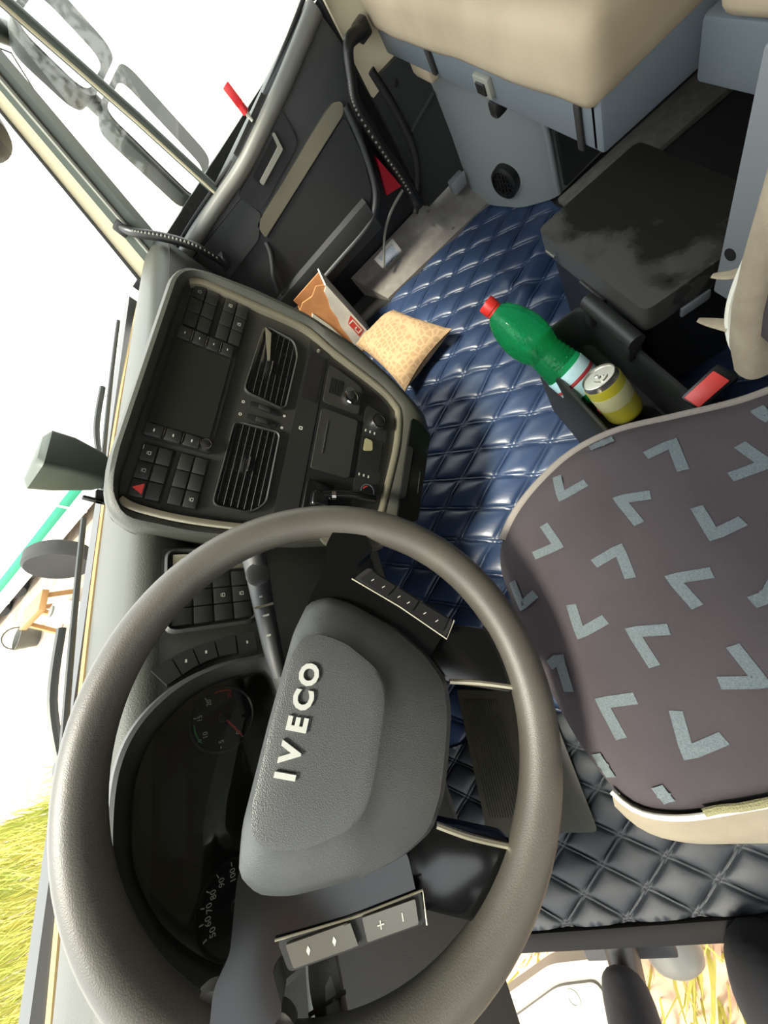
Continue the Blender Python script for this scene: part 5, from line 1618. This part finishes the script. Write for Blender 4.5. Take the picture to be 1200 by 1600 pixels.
# unseen head added to darken wheel reflections: hair, ears, nose, turned towards the dashboard
hd = fr((-0.53, 0.10, 1.20), (0, -1, 0), (0.94, 0, -0.34), (0.34, 0, 0.94))
R_ = []
for (w, rx, ry, oy) in ((-0.115, 0.03, 0.03, 0.045), (-0.10, 0.048, 0.055, 0.03), (-0.06, 0.066, 0.082, 0.012), (0.0, 0.076, 0.096, 0.0), (0.05, 0.076, 0.097, -0.004), (0.09, 0.060, 0.078, -0.006), (0.112, 0.03, 0.04, -0.006)):
    R_.append([(rx * math.cos(2 * PI * k / 24), oy + ry * math.sin(2 * PI * k / 24), w) for k in range(24)])
h_ = MB(hd).loft(R_, True, True).build('head', 'skin', pn, smooth=80)
MB(hd).tube([(0, 0.095, 0.01), (0, 0.112, -0.022), (0, 0.098, -0.03)], [0.008, 0.013, 0.008], 8).build('nose', 'skin', h_)
for s_ in (-1, 1):
    MB(hd).tube([(s_ * 0.074, -0.005, 0.02), (s_ * 0.084, -0.012, 0.0), (s_ * 0.074, -0.002, -0.03)], [0.012, 0.016, 0.010], 8).build('ear', 'skin', h_)
    MB(hd).lathe([(0.011, 0.0), (0.008, 0.006), (0.002, 0.008)], 12, (0, 0)).build('eye', 'paper', h_) if False else MB(lambda p, s2=s_: hd((s2 * 0.03 + p[0], 0.080 + p[2], 0.012 + p[1]))).lathe([(0.011, 0.0), (0.008, 0.006), (0.002, 0.008)], 12).build('eye', 'paper', h_)
MB(hd).tube([(-0.024, 0.083, -0.058), (0, 0.090, -0.060), (0.024, 0.083, -0.058)], [0.004, 0.006, 0.004], 8).build('mouth', 'label_red', h_)
R_ = []
for (w, s_) in ((0.0, 1.06), (0.05, 1.10), (0.095, 1.12), (0.124, 0.6)):
    rx, ry = (0.076, 0.097) if w < 0.08 else (0.056, 0.074)
    R_.append([(s_ * rx * math.cos(2 * PI * k / 24), -0.012 + s_ * ry * math.sin(2 * PI * k / 24) * (0.9 if math.sin(2 * PI * k / 24) > 0 else 1.0), w + (0.035 if math.sin(2 * PI * k / 24) > 0.2 and w < 0.03 else 0)) for k in range(24)])
MB(hd).loft(R_, True, True).build('hair', 'hair', h_, smooth=80)


def hand(w0, d, sd, parent):
    """palm with four curled fingers and a thumb leaving its side"""
    w0, d, sd = Vector(w0), Vector(d).normalized(), Vector(sd).normalized()
    nn = d.cross(sd).normalized()
    V_ = [w0 - d * 0.03, w0 + d * 0.03, w0 + d * 0.075]
    E_ = [(0, 1), (1, 2)]
    R2 = [0.030, 0.032, 0.034]
    for k, L_ in enumerate((0.062, 0.074, 0.070, 0.054)):
        o_ = w0 + d * 0.085 + sd * (0.030 - 0.020 * k)
        i0 = len(V_)
        V_ += [o_, o_ + d * L_ * 0.5 - nn * 0.006, o_ + d * L_ * 0.8 - nn * 0.03, o_ + d * L_ * 0.85 - nn * 0.05]
        E_ += [(2, i0), (i0, i0 + 1), (i0 + 1, i0 + 2), (i0 + 2, i0 + 3)]
        R2 += [0.010, 0.009, 0.0085, 0.0075]
    i0 = len(V_)
    V_ += [w0 + d * 0.03 + sd * 0.038, w0 + d * 0.06 + sd * 0.055 - nn * 0.012, w0 + d * 0.085 + sd * 0.056 - nn * 0.03]
    E_ += [(1, i0), (i0, i0 + 1), (i0 + 1, i0 + 2)]
    R2 += [0.012, 0.011, 0.009]
    skinned('hand', V_, E_, R2, 'skin', parent, sub=2)


hand((-0.34, -0.345, 0.97), (0.8, 0.0, 0.6), (0, 1, 0), pn)
hand((-0.81, 0.41, 0.50), (-0.1, 0.5, -0.85), (0.8, 0.3, 0), pn)


def shoe(toe, heel, z):
    toe, heel = Vector(toe), Vector(heel)
    d = (toe - heel).normalized()
    sd = Vector((-d.y, d.x, 0))
    L_ = (toe - heel).length
    R_ = []
    for (t_, w, h) in ((0.0, 0.022, 0.05), (0.06, 0.034, 0.085), (0.3, 0.038, 0.085), (0.55, 0.042, 0.062), (0.8, 0.044, 0.048), (0.95, 0.032, 0.036), (1.0, 0.014, 0.022)):
        c = heel + d * (t_ * L_)
        R_.append([c + sd * (w * math.cos(a)) + Vector((0, 0, z + (h if math.sin(a) > 0 else 0.0) * abs(math.sin(a)) ** 0.6)) for a in [2 * PI * k / 16 for k in range(16)]])
    return MB().loft(R_, True, True).build('shoe', 'shoe', pn)


shoe((-0.555, 0.46, 0), (-0.760, 0.51, 0), -0.424)
shoe((-0.56, 0.10, 0), (-0.76, 0.08, 0), -0.424)
MB().box(-0.78, -0.52, 0.02, 0.20, -0.455, -0.425, r=0.006).build('tread', 'black_rubber', bs)
